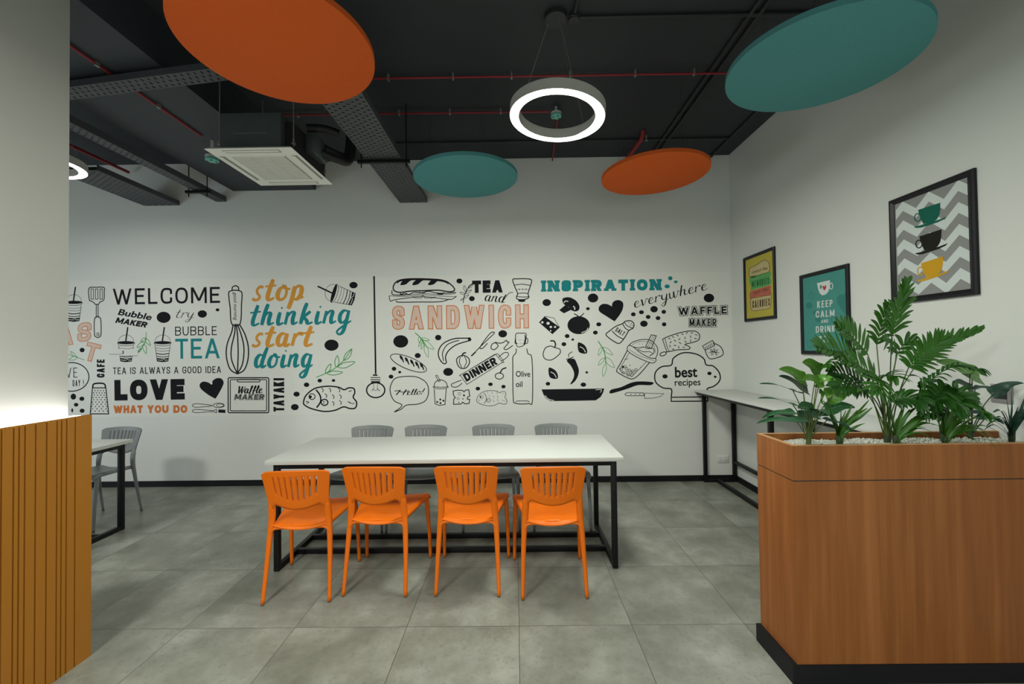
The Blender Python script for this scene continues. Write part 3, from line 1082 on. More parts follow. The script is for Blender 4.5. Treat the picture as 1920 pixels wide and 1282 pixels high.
FRONT = (0, -.6, .8)
NB = (-.1, -.75, .65)
A4 = lambda x, y, d: (1410 + x / 6.105, 640 + y / 6.105, d)
B4 = lambda x, y, d: (1400 + x / 3.692, 520 + y / 3.692, d)
C4 = lambda x, y, d: (1560 + x / 5.333, 640 + y / 5.333, d)
aroid('broad-leaved plant with pale veined leaves at the left end of the planter', (1516.5, 832, 1.99), [
    (A4(470, 565, 1.97), A4(85, 487, 1.88), .020, 'leaf_dark', (0, -.25, 1)),
    (A4(470, 725, 1.94), A4(68, 652, 1.84), .018, 'leaf_dark', (0, -.25, 1)),
    (A4(430, 815, 2.05), A4(118, 880, 2.02), .022, 'leaf_dark', (0, -.5, 1)),
    (A4(540, 905, 1.93), A4(52, 940, 1.82), .024, 'leaf_dark', (0, -.4, 1)),
    (A4(585, 545, 2.04), A4(305, 398, 2.00), .030, 'leaf_deep', (.2, -.8, .8)),
    (A4(560, 420, 1.98), A4(305, 320, 1.93), .032, 'leaf_light', (.25, -1, .5)),
    (A4(745, 330, 2.03), A4(572, 240, 2.02), .038, 'leaf_light', (.35, -1, .3)),
    (A4(745, 450, 1.96), A4(560, 445, 1.90), .026, 'leaf_light', (.0, -1, .7)),
    (A4(775, 460, 1.98), A4(955, 470, 1.92), .032, 'leaf_light', (.0, -1, .6)),
    (A4(690, 800, 1.93), A4(520, 765, 1.86), .036, 'leaf_dark', (0, -1, .7)),
    (A4(740, 790, 1.92), A4(880, 850, 1.84), .034, 'leaf_dark', (0, -1, .7)),
    (A4(860, 900, 1.92), A4(1165, 1035, 1.84), .022, 'leaf_deep', (.4, -.6, 1)),
    (A4(920, 620, 2.0), A4(1265, 570, 1.92), .036, 'leaf_light', (.1, -1, .5)),
    (A4(800, 650, 2.0), A4(765, 590, 1.96), .030, 'leaf_light', (.2, -1, .5)),
    (A4(900, 770, 2.05), A4(1180, 760, 2.02), .028, 'leaf_dark', (0, -.9, .6)),
    (A4(590, 850, 2.06), A4(880, 850, 2.06), .024, 'leaf_deep', (0, -.9, .6))])
palm('tall feathery palm with long fronds in the middle of the planter', (1664, 826, 2.02), [
    (B4(1005, 400, 2.02), B4(1100, 60, 1.96), .115, dict(n=13, a0=55, a1=14, nrm=(.15, -1, .1), bow=-.004, wid=.0085)),
    (B4(900, 470, 2.06), B4(965, 215, 2.05), .095, dict(n=9, a0=58, a1=24, nrm=(.1, -1, .1), bow=.0, wid=.0085)),
    (B4(835, 525, 1.98), B4(640, 345, 1.90), .100, dict(n=11, a0=80, a1=26, nrm=(-.1, -1, .25), bow=.012, wid=.0115, droop=.001, low=.55)),
    (B4(770, 590, 1.97), B4(510, 490, 1.84), .120, dict(n=14, a0=80, a1=22, nrm=(0, -1, .3), bow=.014, wid=.0105, droop=.002, low=.6)),
    (B4(1040, 535, 2.03), B4(965, 440, 1.98), .070, dict(n=6, a0=75, a1=30, nrm=(0, -1, .5), wid=.008)),
    (B4(1040, 535, 2.05), B4(1140, 445, 2.03), .075, dict(n=6, a0=75, a1=25, nrm=(0, -1, .4), wid=.009)),
    (B4(1120, 625, 1.99), B4(1335, 440, 1.92), .110, dict(n=14, a0=82, a1=24, nrm=(.1, -1, .15), bow=.002, wid=.007, droop=.004)),
    (B4(1160, 625, 2.05), B4(1590, 375, 2.0), .085, dict(n=16, a0=55, a1=14, nrm=(.1, -1, .35), bow=.022, wid=.0075, droop=.002, low=.5)),
    (B4(890, 690, 1.95), B4(690, 575, 1.86), .095, dict(n=12, a0=80, a1=26, nrm=(0, -1, .3), bow=.008, wid=.0090, droop=.003, low=.75)),
    (B4(920, 710, 1.92), B4(905, 780, 1.86), .095, dict(n=9, a0=118, a1=25, nrm=(0, -1, .45), bow=.012, wid=.009)),
    (B4(930, 700, 1.93), B4(1020, 690, 1.87), .080, dict(n=7, a0=70, a1=25, nrm=(0, -1, .5), bow=.012, wid=.008)),
    (B4(800, 760, 2.04), B4(590, 655, 1.98), .095, dict(n=10, a0=78, a1=30, nrm=(0, -1, .4), mat='palm_dark', wid=.010)),
    (B4(830, 770, 1.98), B4(620, 760, 1.9), .085, dict(n=9, a0=65, a1=25, nrm=(0, -.9, .6), mat='palm_dark', wid=.010)),
    (B4(740, 600, 2.02), B4(560, 610, 1.95), .05, dict(n=5, a0=45, a1=20, nrm=(0, -.5, 1), wid=.009)),
    (B4(1000, 860, 1.96), B4(1200, 860, 1.88), .080, dict(n=9, a0=70, a1=25, nrm=(0, -.9, .7), mat='palm_dark', wid=.010))])
palm('dark drooping palm in the right half of the planter', (1770, 826, 2.03), [
    (B4(1240, 735, 2.0), B4(1600, 640, 1.95), .075, dict(n=13, a0=50, a1=18, nrm=(0, -.15, 1), mat='palm_dark', bow=.045, wid=.007, droop=.02)),
    (B4(1260, 870, 1.95), B4(1200, 770, 1.90), .085, dict(n=8, a0=85, a1=30, nrm=(0, -1, .4), mat='palm_leaf', wid=.010)),
    (B4(1290, 850, 1.94), B4(1400, 790, 1.88), .085, dict(n=8, a0=85, a1=30, nrm=(0, -1, .5), mat='palm_dark', wid=.011)),
    (B4(1300, 860, 1.93), B4(1480, 880, 1.85), .105, dict(n=11, a0=80, a1=25, nrm=(0, -.9, .6), mat='palm_dark', wid=.010, bow=.02)),
    (B4(1340, 830, 1.93), B4(1640, 930, 1.85), .085, dict(n=12, a0=55, a1=18, nrm=(0, -.5, 1), mat='palm_leaf', wid=.008, bow=.03)),
    (B4(1300, 900, 1.95), B4(1220, 935, 1.88), .07, dict(n=7, a0=75, a1=25, nrm=(0, -1, .4), mat='palm_dark', wid=.010)),
    (B4(1330, 880, 2.0), B4(1330, 950, 1.94), .085, dict(n=9, a0=110, a1=35, nrm=(0, -1, .4), mat='palm_dark', wid=.011)),
    (B4(1400, 850, 2.0), B4(1500, 830, 1.97), .08, dict(n=8, a0=70, a1=25, nrm=(0, -1, .5), mat='palm_dark', wid=.011))])
tuft('small yellow-green strappy plant second from the planter left end', (1573, 833, 1.93), [
    (B4(870, 900, 1.90), .018, .010), (B4(835, 905, 1.96), .02, .009), (B4(730, 880, 1.94), .012, .008), (B4(575, 880, 1.96), .012, .008),
    (B4(530, 850, 2.0), .02, .009), (B4(650, 900, 1.9), .01, .008), (B4(820, 1010, 1.88), .018, .007), (B4(700, 930, 1.88), .012, .009),
    (B4(600, 930, 1.9), .012, .008), (B4(790, 940, 1.88), .02, .009), (B4(845, 850, 2.0), .015, .008), (B4(560, 960, 1.93), .015, .006)])
tuft('spreading strappy green plant in front of the tall palm', (1679, 832, 1.92), [
    (B4(1400, 940, 1.90), .05, .008), (B4(1360, 1000, 1.87), .05, .008), (B4(1340, 1030, 1.88), .035, .007), (B4(1300, 1125, 1.86), .04, .006),
    (B4(1190, 890, 1.95), .03, .009), (B4(1090, 880, 1.95), .02, .010), (B4(1240, 1040, 1.87), .03, .007), (B4(960, 850, 1.97), .02, .009),
    (B4(920, 960, 1.94), .015, .008), (B4(1130, 930, 1.9), .02, .010), (B4(1060, 940, 1.88), .012, .010), (B4(1270, 960, 1.93), .035, .008)])
tuft('strappy green plant spilling over the planter front at right', (1771, 831, 1.92), [
    (B4(1740, 1190, 1.85), .075, .006), (B4(1760, 1160, 1.86), .07, .006), (B4(1660, 1080, 1.88), .05, .007), (B4(1800, 1110, 1.9), .07, .006),
    (B4(1590, 960, 1.9), .04, .009), (B4(1450, 880, 1.95), .02, .011), (B4(1400, 870, 1.92), .015, .011), (B4(1350, 900, 1.95), .015, .010),
    (B4(1520, 920, 1.92), .03, .010), (B4(1300, 960, 1.92), .02, .009), (B4(1570, 1040, 1.88), .035, .008), (B4(1720, 1020, 1.94), .06, .006),
    (B4(1430, 950, 1.87), .012, .012), (B4(1480, 980, 1.87), .02, .010)])
aroid('broad-leaved plant with dark grey-green leaves near the right wall', (1820, 817, 2.07), [
    (C4(1400, 330, 2.07), C4(1040, 205, 2.05), .048, 'leaf_light', (.1, -.9, .6)),
    (C4(1380, 330, 2.04), C4(1540, 350, 1.98), .030, 'leaf_light', (0, -.6, 1)),
    (C4(1380, 480, 2.05), C4(1212, 405, 2.0), .030, 'leaf_deep', (.1, -.9, .6)),
    (C4(1430, 470, 2.03), C4(1640, 505, 1.96), .026, 'leaf_deep', (0, -.7, .8)),
    (C4(1640, 500, 2.04), C4(1920, 420, 1.97), .026, 'leaf_deep', (0, -.8, .7)),
    (C4(930, 395, 2.08), C4(760, 345, 2.08), .014, 'leaf_deep', (0, -.5, 1)),
    (C4(960, 390, 2.08), C4(1160, 455, 2.06), .017, 'leaf_deep', (0, -.6, 1)),
    (C4(1560, 740, 2.03), C4(1330, 725, 1.98), .018, 'leaf_deep', (0, -.7, .8)),
    (C4(1480, 760, 2.0), C4(1720, 830, 1.93), .024, 'leaf_deep', (0, -.7, .8))], 'stem_dark')
tuft('dark upright leafy plant at the right edge of the picture', (1896, 824, 1.98), [
    (C4(1920, 570, 1.95), .01, .013), (C4(1900, 640, 1.93), .02, .012), (C4(1610, 710, 1.93), .05, .010), (C4(1640, 760, 1.92), .04, .009),
    (C4(1980, 640, 1.95), .02, .013), (C4(1790, 500, 2.02), .0, .005), (C4(2000, 720, 1.92), .03, .011), (C4(1700, 690, 1.97), .03, .010),
    (C4(1860, 700, 1.9), .01, .013), (C4(1540, 850, 1.95), .05, .006)], 'leaf_deep')

# ------------------------------------------------------------------ flat printed art (mural and posters)
class Art:
    """collects flat filled shapes in crop units and lays them on a wall plane"""
    def __init__(s, ox, oy, sc_, ax, val, sgn):
        s.ox, s.oy, s.k, s.ax, s.val, s.sgn = ox, oy, sc_, ax, val, sgn
        s.mb = MB()
        s.cnt = 0
    def at(s, x, y, lay):
        return un(s.ox + x / s.k, s.oy + y / s.k, s.ax, s.val - s.off(lay))
    def off(s, lay):
        return .0004 + .0007 * lay + 6e-6 * (s.cnt % 110)
    def put(s, pts, faces, mat, lay):
        s.cnt += 1
        s.mb.add([s.at(x, y, lay) for x, y in pts], faces, mat)
    def fill(s, pts, mat='ink_black', lay=0, smooth=True, n=6):
        p = catmull(pts, True, n) if smooth else pts
        p = [q for i, q in enumerate(p) if abs(q[0] - p[i - 1][0]) + abs(q[1] - p[i - 1][1]) > .05]
        tri = geometry.tessellate_polygon([[Vector((a, b, 0)) for a, b in p]])
        s.put(p, [tuple(t) for t in tri], mat, lay)
        return s
    def dot(s, x, y, rx, ry=None, mat='ink_black', lay=0):
        ry = ry or rx
        n = 22
        s.put([(x + rx * math.cos(6.2832 * i / n), y + ry * math.sin(6.2832 * i / n)) for i in range(n)], [tuple(range(n))], mat, lay)
        return s
    def line(s, pts, w=7, mat='ink_black', lay=0, closed=False, smooth=True, n=6, wf=None, cap=0, inset=None):
        p = catmull(pts, closed, n) if smooth and len(pts) > 2 else list(pts)
        q = [p[0]]
        for a in p[1:]:
            if abs(a[0] - q[-1][0]) + abs(a[1] - q[-1][1]) > .3:
                q.append(a)
        if closed and abs(q[0][0] - q[-1][0]) + abs(q[0][1] - q[-1][1]) < .3:
            q.pop()
        p = q
        if len(p) < 2:
            return s
        p = [Vector(a[:2]) for a in p]
        if cap and not closed:
            d = (p[0] - p[1]).normalized(); p[0] = p[0] + d * cap
            d = (p[-1] - p[-2]).normalized(); p[-1] = p[-1] + d * cap
        m = len(p)
        L, R = [], []
        for i in range(m):
            a = p[(i - 1) % m] if closed or i else None
            b = p[(i + 1) % m] if closed or i < m - 1 else None
            d1 = (p[i] - a).normalized() if a is not None else None
            d2 = (b - p[i]).normalized() if b is not None else None
            if d1 is None: d1 = d2
            if d2 is None: d2 = d1
            n1, n2 = Vector((-d1.y, d1.x)), Vector((-d2.y, d2.x))
            nn = n1 + n2
            nn = nn.normalized() if nn.length > 1e-4 else n1
            mit = 1 / max(.45, nn.dot(n1))
            ww = w
            if wf:
                ww = wf(i / (m - 1), (d1 + d2))
            h = ww / 2 * mit
            L.append(p[i] + nn * h)
            R.append(p[i] - nn * h)
        pts2 = [tuple(v) for v in L + R]
        fs = [(i, i + 1, m + i + 1, m + i) for i in range(m - 1)]
        if closed:
            fs.append((m - 1, 0, m, 2 * m - 1))
        if w >= 14 and len(fs) > 3:
            for f in fs:
                s.put([pts2[i] for i in f], [(0, 1, 2, 3)], mat, lay)
        else:
            s.put(pts2, fs, mat, lay)
        return s
    def ell(s, x, y, rx, ry, w=6, mat='ink_black', lay=0, rot=0, a0=0, a1=360):
        n = 30
        pts = []
        for i in range(n + 1):
            t = R_(a0 + (a1 - a0) * i / n)
            ex, ey = rx * math.cos(t), ry * math.sin(t)
            pts.append((x + ex * math.cos(R_(rot)) - ey * math.sin(R_(rot)), y + ex * math.sin(R_(rot)) + ey * math.cos(R_(rot))))
        full = abs(a1 - a0) >= 360
        return s.line(pts[:-1] if full else pts, w, mat, lay, closed=full, smooth=False)
    def done(s, name, parent, label=None):
        o = s.mb.build(name, None, parent, 'flatart' and False)
        o.data.update()
        if label:
            o['label'] = label
        return o

CAPS = {
 'A': (.75, [['d', (0, 0), (.5, 1)], ['d', (1, 0), (.5, 1)], [(.24, .28), (.76, .28)]]),
 'B': (.66, [[(0, 0), (0, 1)], ['s', (0, 1), (1, 1), (1, .53), (0, .53)], ['s', (0, .53), (1, .53), (1, 0), (0, 0)]]),
 'C': (.65, [['s', (1, .7), (1, 1), (0, 1), (0, 0), (1, 0), (1, .3)]]),
 'D': (.68, [[(0, 0), (0, 1)], ['s', (0, 1), (1, 1), (1, 0), (0, 0)]]),
 'E': (.56, [[(1, 1), (0, 1), (0, 0), (1, 0)], [(0, .52), (.85, .52)]]),
 'F': (.52, [[(1, 1), (0, 1), (0, 0)], [(0, .5), (.8, .5)]]),
 'G': (.70, [['s', (1, .72), (1, 1), (0, 1), (0, 0), (1, 0), (1, .46)], [(1, .46), (.55, .46)]]),
 'H': (.68, [[(0, 0), (0, 1)], [(1, 0), (1, 1)], [(0, .5), (1, .5)]]),
 'I': (0, [[(0, 0), (0, 1)]]),
 'K': (.66, [[(0, 0), (0, 1)], ['d', (.06, .40), (.98, 1)], ['d', (.36, .58), (1, 0)]]),
 'L': (.52, [[(0, 1), (0, 0), (1, 0)]]),
 'M': (.88, [[(0, 0), (0, 1)], [(1, 0), (1, 1)], ['d', (.02, 1), (.5, .15)], ['d', (.98, 1), (.5, .15)]]),
 'N': (.72, [[(0, 0), (0, 1)], [(1, 0), (1, 1)], ['d', (.04, 1), (.96, 0)]]),
 'O': (.70, [['c', (0, 0), (0, 1), (1, 1), (1, 0)]]),
 'P': (.62, [[(0, 0), (0, 1)], ['s', (0, 1), (1, 1), (1, .45), (0, .45)]]),
 'R': (.66, [[(0, 0), (0, 1)], ['s', (0, 1), (1, 1), (1, .46), (0, .46)], ['d', (.5, .5), (.98, 0)]]),
 'S': (.62, [['s', (1, .74), (1, 1), (0, 1), (0, .56), (1, .44), (1, 0), (0, 0), (0, .26)]]),
 'T': (.64, [[(0, 1), (1, 1)], [(.5, 1), (.5, 0)]]),
 'U': (.68, [['s', (0, 1), (0, 0), (1, 0), (1, 1)]]),
 'V': (.72, [['d', (0, 1), (.5, 0)], ['d', (1, 1), (.5, 0)]]),
 'W': (1.05, [['d', (0, 1), (.26, 0)], ['d', (.5, .95), (.26, 0)], ['d', (.5, .95), (.74, 0)], ['d', (1, 1), (.74, 0)]]),
 'Y': (.68, [['d', (0, 1), (.5, .42)], ['d', (1, 1), (.5, .42)], [(.5, .45), (.5, 0)]]),
 '!': (0, [[(0, 1), (0, .35)], [(0, .06), (0, 0)]]),
 ' ': (.32, []),
}
def chaikin(p, closed):
    for _ in range(3):
        q = [] if closed else [p[0]]
        m = len(p)
        for i in range(m if closed else m - 1):
            a, b = p[i], p[(i + 1) % m]
            q += [tuple(a[k] * .75 + b[k] * .25 for k in (0, 1)), tuple(a[k] * .25 + b[k] * .75 for k in (0, 1))]
        if not closed:
            q.append(p[-1])
        p = q
    return p

def caps(art, txt, p0, p1, h, w, mat='ink_black', lay=0, up=None, gap=.14, shear=0, slab=0, layers=None):
    """stroke capitals on the baseline p0->p1, cap height h, stroke w"""
    p0, p1 = Vector(p0), Vector(p1)
    Lt = (p1 - p0).length
    e = (p1 - p0) / Lt
    u = Vector(up) if up else Vector((e.y, -e.x))
    g = h * gap
    rat = sum(CAPS[c][0] for c in txt)
    fixed = sum(w for c in txt if CAPS[c][0] == 0) + g * (len(txt) - 1)
    scl = (Lt - fixed) / rat if rat else 0
    layers = layers or [(w, mat, lay)]
    x = 0
    for c in txt:
        r, st = CAPS[c]
        lw = r * scl if r else w
        for q in st:
            kind = q[0] if isinstance(q[0], str) else ''
            pts = [(max(0, lw - w) * a + w / 2, (h - w) * b + w / 2) for a, b in (q[1:] if kind else q)]
            if kind == 'd':
                (a0, b0), (a1, b1) = q[1:]
                A0, A1 = max(0, lw - w) * a0 + w / 2, max(0, lw - w) * a1 + w / 2
                B0, B1 = b0 * h, b1 * h
                L_ = math.hypot(A1 - A0, B1 - B0)
                for (w2, m2, l2) in layers:
                    hw = min(w2 / 2 / max(.3, abs(B1 - B0) / L_), w2 * .95)
                    ins = (w - w2) / 2
                    e0 = B0 + (ins if b0 == 0 else (-ins if b0 == 1 else 0))
                    e1 = B1 + (ins if b1 == 0 else (-ins if b1 == 1 else 0))
                    cs = [(A0 - hw, e0), (A0 + hw, e0), (A1 + hw, e1), (A1 - hw, e1)]
                    art.put([tuple(p0 + e * (x + a + shear * b) + u * b) for a, b in cs], [(0, 1, 2, 3)], m2, l2)
                if slab:
                    for (a_, b_) in ((A0, b0), (A1, b1)):
                        if b_ in (0, 1) and c in 'AVW' and (a_ < lw * .3 or a_ > lw * .7):
                            ce = p0 + e * (x + a_) + u * (slab / 2 if b_ == 0 else h - slab / 2)
                            art.line([tuple(ce - e * w * .66), tuple(ce + e * w * .66)], slab, mat, lay, smooth=False)
                continue
            if kind == 's':
                pts = chaikin(pts, False)
            if kind == 'c':
                pts = chaikin(pts, True)
            loc = [tuple(p0 + e * (x + a + shear * b) + u * b) for a, b in pts]
            for (w2, m2, l2) in layers:
                art.line(loc, w2, m2, l2, closed=(kind == 'c'), smooth=False, cap=w2 / 2 if kind != 'c' else 0)
            if slab and not kind:
                for k in (0, -1):
                    b = q[k][1]
                    if b in (0, 1) and c not in 'TE' and not (c == 'N' and (k, q[0][0]) == (-9, 0)):
                        a0 = Vector(loc[k])
                        sg = 1 if b == 0 else -1
                        ce = a0 - u * sg * (w / 2 - slab / 2)
                        ww = w * (.5 + .22)
                        art.line([tuple(ce - e * ww), tuple(ce + e * ww)], slab, mat, lay, smooth=False)
        x += lw + g
    return art

SCR = {
 's': (.74, [[(0, .12), (.2, 0), (.42, .08), (.46, .3), (.28, .52), (.24, .78), (.42, 1.0), (.62, .92)]]),
 't': (.66, [[(.36, 1.8), (.26, 1.0), (.16, .3), (.28, 0), (.62, .16)], [(-.1, 1.0), (.62, 1.12)]]),
 'o': (.86, [[(.45, .98), (.16, .8), (.06, .3), (.28, 0), (.58, .2), (.62, .7), (.42, 1.0), (.6, .82), (.86, .8)]]),
 'p': (.84, [[(.16, 1.0), (.08, 0), (-.06, -.9)], [(.1, .6), (.36, 1.0), (.62, .86), (.62, .35), (.4, .02), (.14, .12)], [(.5, .06), (.84, .2)]]),
 'h': (.9, [[(.3, 1.9), (.16, 1), (.05, 0)], [(.1, .5), (.34, .96), (.54, .9), (.5, .4), (.56, .04), (.86, .18)]]),
 'i': (.5, [[(.16, 1), (.1, .3), (.2, 0), (.48, .16)], [(.22, 1.36), (.27, 1.52)]]),
 'n': (.92, [[(.14, 1), (.05, 0)], [(.08, .5), (.36, .97), (.56, .9), (.52, .4), (.6, .03), (.88, .18)]]),
 'm': (1.3, [[(.14, 1), (.05, 0)], [(.08, .5), (.3, .97), (.45, .9), (.42, 0)], [(.44, .5), (.68, .97), (.86, .9), (.82, .4), (.9, .03), (1.2, .18)]]),
 'k': (.88, [[(.3, 1.9), (.16, 1), (.05, 0)], [(.62, 1.0), (.36, .74), (.12, .52)], [(.18, .55), (.42, .3), (.56, .02), (.86, .14)]]),
 'g': (.88, [[(.58, .9), (.3, 1), (.08, .7), (.08, .25), (.26, .02), (.5, .3), (.6, .95)], [(.62, 1), (.52, .0), (.4, -.7), (.16, -.9), (.0, -.66), (.3, -.3), (.86, .16)]]),
 'a': (.88, [[(.58, .9), (.3, 1), (.08, .7), (.08, .25), (.26, .02), (.5, .3), (.6, .95)], [(.62, 1), (.54, .25), (.66, .0), (.88, .18)]]),
 'r': (.66, [[(.14, 1), (.05, 0)], [(.08, .5), (.3, .95), (.52, 1.0), (.54, .82)]]),
 'd': (.9, [[(.58, .9), (.3, 1), (.08, .7), (.08, .25), (.26, .02), (.5, .3), (.6, .95)], [(.78, 1.9), (.62, .9), (.54, .25), (.66, 0), (.9, .18)]]),
 'e': (.72, [[(.08, .42), (.45, .62), (.5, .9), (.32, 1), (.1, .62), (.14, .1), (.4, 0), (.72, .26)]]),
 'v': (.8, [[(.02, .85), (.14, 1), (.24, .0), (.5, .5), (.6, 1), (.82, .86)]]),
 'y': (.84, [[(.12, 1), (.08, .4), (.3, .1), (.5, .4), (.62, 1)], [(.64, 1), (.52, 0), (.36, -.7), (.12, -.9), (0, -.62), (.4, -.2), (.84, .14)]]),
 'w': (1.15, [[(.08, 1), (.1, .2), (.28, 0), (.48, .5), (.52, 1), (.54, .2), (.7, 0), (.94, .6), (.94, 1), (1.14, .86)]]),
 'l': (.52, [[(.08, .12), (.38, 1.2), (.4, 1.85), (.26, 1.8), (.14, .4), (.26, 0), (.54, .16)]]),
 'f': (.6, [[(.05, .1), (.4, 1.2), (.44, 1.85), (.3, 1.8), (.2, .6), (.1, -.7)], [(.1, .5), (.6, .6)]]),
 'c': (.68, [[(.52, .85), (.32, 1), (.1, .66), (.12, .1), (.36, 0), (.68, .22)]]),
 'u': (.92, [[(.14, 1), (.08, .3), (.26, 0), (.52, .3), (.62, 1)], [(.62, 1), (.56, .2), (.68, 0), (.92, .18)]]),
 'W': (1.2, [[(-.05, 1.5), (.12, 1.75), (.2, .6), (.3, 0), (.55, 1.0), (.66, 1.7), (.68, .6), (.8, 0), (1.05, 1.0), (1.2, 1.8)]]),
 ' ': (.5, []),
}
def script(art, txt, p0, p1, xh, wmin, wmax, mat='ink_black', lay=0, shear=.28, kasc=.72, kdes=.8, up=None, tight=1.0):
    p0, p1 = Vector(p0), Vector(p1)
    Lt = (p1 - p0).length
    e = (p1 - p0) / Lt
    u = Vector(up) if up else Vector((e.y, -e.x))
    k = Lt / sum(SCR[c][0] for c in txt)
    x = 0
    for c in txt:
        adv, st = SCR[c]
        for q in st:
            pts = []
            for a, b in q:
                b2 = 1 + (b - 1) * kasc if b > 1 else (b * kdes if b < 0 else b)
                pts.append(tuple(p0 + e * (x + a * k * tight + shear * b2 * xh * .6) + u * (b2 * xh)))
            def wf(t, d):
                dd = d.normalized() if d.length > 0 else d
                dn = max(0, -dd.dot(u))
                return (wmin + (wmax - wmin) * dn ** 1.3) * (.75 + .25 * min(1, t * 6, (1 - t) * 6))
            art.line(pts, wmax, mat, lay, n=7, wf=wf)
        x += adv * k
    return art

_font_cache = {}
def sans(art, txt, p0, p1, h, mat='ink_black', lay=0, bold=0, shear=0, up=None, ref='H', layers=None):
    """the built-in typeface, fitted on the baseline p0->p1; h is the height of ref"""
    def mesh_of(s_, off):
        c = bpy.data.curves.new('t', 'FONT')
        c.body = s_
        c.dimensions = '2D'
        c.fill_mode = 'FRONT'
        c.resolution_u = 5
        c.offset = off
        o = bpy.data.objects.new('t', c)
        COL.objects.link(o)
        dg = bpy.context.evaluated_depsgraph_get()
        me = bpy.data.meshes.new_from_object(o.evaluated_get(dg))
        r = ([(v.co.x, v.co.y) for v in me.vertices], [tuple(p.vertices) for p in me.polygons])
        bpy.data.meshes.remove(me)
        bpy.data.objects.remove(o)
        bpy.data.curves.remove(c)
        return r
    p0, p1 = Vector(p0), Vector(p1)
    Lt = (p1 - p0).length
    e = (p1 - p0) / Lt
    u = Vector(up) if up else Vector((e.y, -e.x))
    hr = max(b for a, b in mesh_of(ref, 0)[0])
    base = mesh_of(txt, bold)[0]
    x0, x1 = min(a for a, b in base), max(a for a, b in base)
    for off, m2, l2 in (layers or [(bold, mat, lay)]):
        vs_, fs = mesh_of(txt, off)
        pts = [tuple(p0 + e * ((a - x0) / (x1 - x0) * Lt + shear * b / hr * h) + u * (b / hr * h)) for a, b in vs_]
        art.put(pts, fs, m2, l2)
    return art

def sprig(art, stem, leaves, w=5, mat='ink_leaf', ws=None):
    art.line(stem, ws or w, mat)
    for (b, t, fat) in leaves:
        b, t = Vector(b), Vector(t)
        d = t - b
        nrm = Vector((-d.y, d.x)) * fat
        art.line([tuple(b), tuple(b.lerp(t, .35) + nrm), tuple(b.lerp(t, .75) + nrm * .7), tuple(t), tuple(b.lerp(t, .7) - nrm * .6), tuple(b.lerp(t, .35) - nrm * .8)], w, mat, closed=True, n=5)

def drink_cup(art, cx, cy, k=1.0, rot=0):
    c, s = math.cos(R_(rot)), math.sin(R_(rot))
    T = lambda x, y: (cx + k * (x * c - y * s), cy + k * (x * s + y * c))
    art.line([T(14, -125), T(-4, 0)], 11 * k, smooth=False)
    art.line([T(-62, -8), T(-50, -40), T(-15, -60), T(20, -60), T(52, -38), T(62, -8)], 3)
    art.fill([T(70 * math.cos(a * .393), 13 * math.sin(a * .393)) for a in range(16)], n=2)
    art.line([T(-70, 4), T(-50, 20), T(0, 26), T(50, 20), T(70, 4)], 4)
    art.line([T(-60, 22), T(-44, 148), T(0, 154), T(44, 148), T(60, 22)], 4, smooth=False)
    for y, w in ((42, 3), (62, 3), (86, 7), (108, 6)):
        h = 60 - (y - 22) * .128
        art.line([T(-h, y), T(0, y + 7), T(h, y)], w)
    art.fill([T(-47, 122), T(0, 128), T(47, 122), T(43, 148), T(0, 153), T(-43, 148)], smooth=False)
    r2 = random.Random(5)
    for i in range(11):
        x = -38 + 7.6 * i
        art.dot(*T(x, 136 + r2.uniform(-5, 6)), 3.4 * k, 3.0 * k, 'mural_white', 1)

def fish(art, x0, y0, x1, y1, k):
    T = lambda x, y: (x0 + (x - 675) / 433 * (x1 - x0), y0 + (y - 955) / 205 * (y1 - y0))
    tp = lambda L: [T(*p) for p in L]
    art.line(tp([(680, 1085), (700, 1030), (770, 975), (870, 957), (960, 965), (1005, 985), (1040, 970), (1082, 975), (1090, 1010), (1078, 1045), (1105, 1085), (1095, 1130), (1050, 1135), (1000, 1122), (930, 1150), (840, 1158), (740, 1135), (690, 1108)]), 11 * k, closed=True)
    art.line(tp([(780, 985), (812, 1030), (816, 1080), (785, 1128)]), 12 * k)
    e = T(748, 1040)
    sx, sy = (x1 - x0) / 433, (y1 - y0) / 205
    art.ell(*e, 24 * sx, 23 * sy, 7 * k)
    art.dot(*T(736, 1042), 11 * sx, 11 * sy)
    art.line(tp([(698, 1078), (722, 1084), (704, 1096)]), 6 * k)
    art.ell(*T(848, 1086), 27 * sx, 24 * sy, 10 * k)
    art.line(tp([(835, 1078), (850, 1082)]), 6 * k, smooth=False)
    art.line(tp([(835, 1092), (850, 1094)]), 6 * k, smooth=False)
    for x, y in ((822, 985), (882, 985), (955, 985), (850, 1030), (908, 1038), (966, 1038), (908, 1092), (966, 1085)):
        art.line(tp([(x, y - 14), (x + 16, y), (x + 10, y + 20)]), 6 * k)
    art.line(tp([(1040, 1000), (1065, 992)]), 6 * k, smooth=False)
    art.line(tp([(1035, 1080), (1065, 1095)]), 7 * k, smooth=False)
    art.line(tp([(1070, 1100), (1085, 1090)]), 6 * k, smooth=False)

MY = D - .0012
mur = box_obj('wall_mural', 'mural_white', (-6.3, 2.385, MY, D, .775, 2.305), origin=(-1.9, D, .775))
tag(mur, 'printed cafe mural of words and food doodles across the back wall', 'mural')
MO = Vector((-1.9, D, .775))
class Wall(Art):
    def __init__(s, ox, oy, k=4.273):
        super().__init__(ox, oy, k, 1, MY, -1)
    def at(s, x, y, lay):
        return un(s.ox + x / s.k, s.oy + y / s.k, 1, MY - s.off(lay)) - MO
    def done(s, name, label=None):
        return super().done(name, mur, label)
M1 = lambda: Wall(120, 500)
M2 = lambda: Wall(410, 500)
M3 = lambda: Wall(680, 500)
M4 = lambda: Wall(1000, 500)
OUT = lambda w, a='ink_black', b='mural_white': [(w, a, 0), (w * .72, b, 1)]

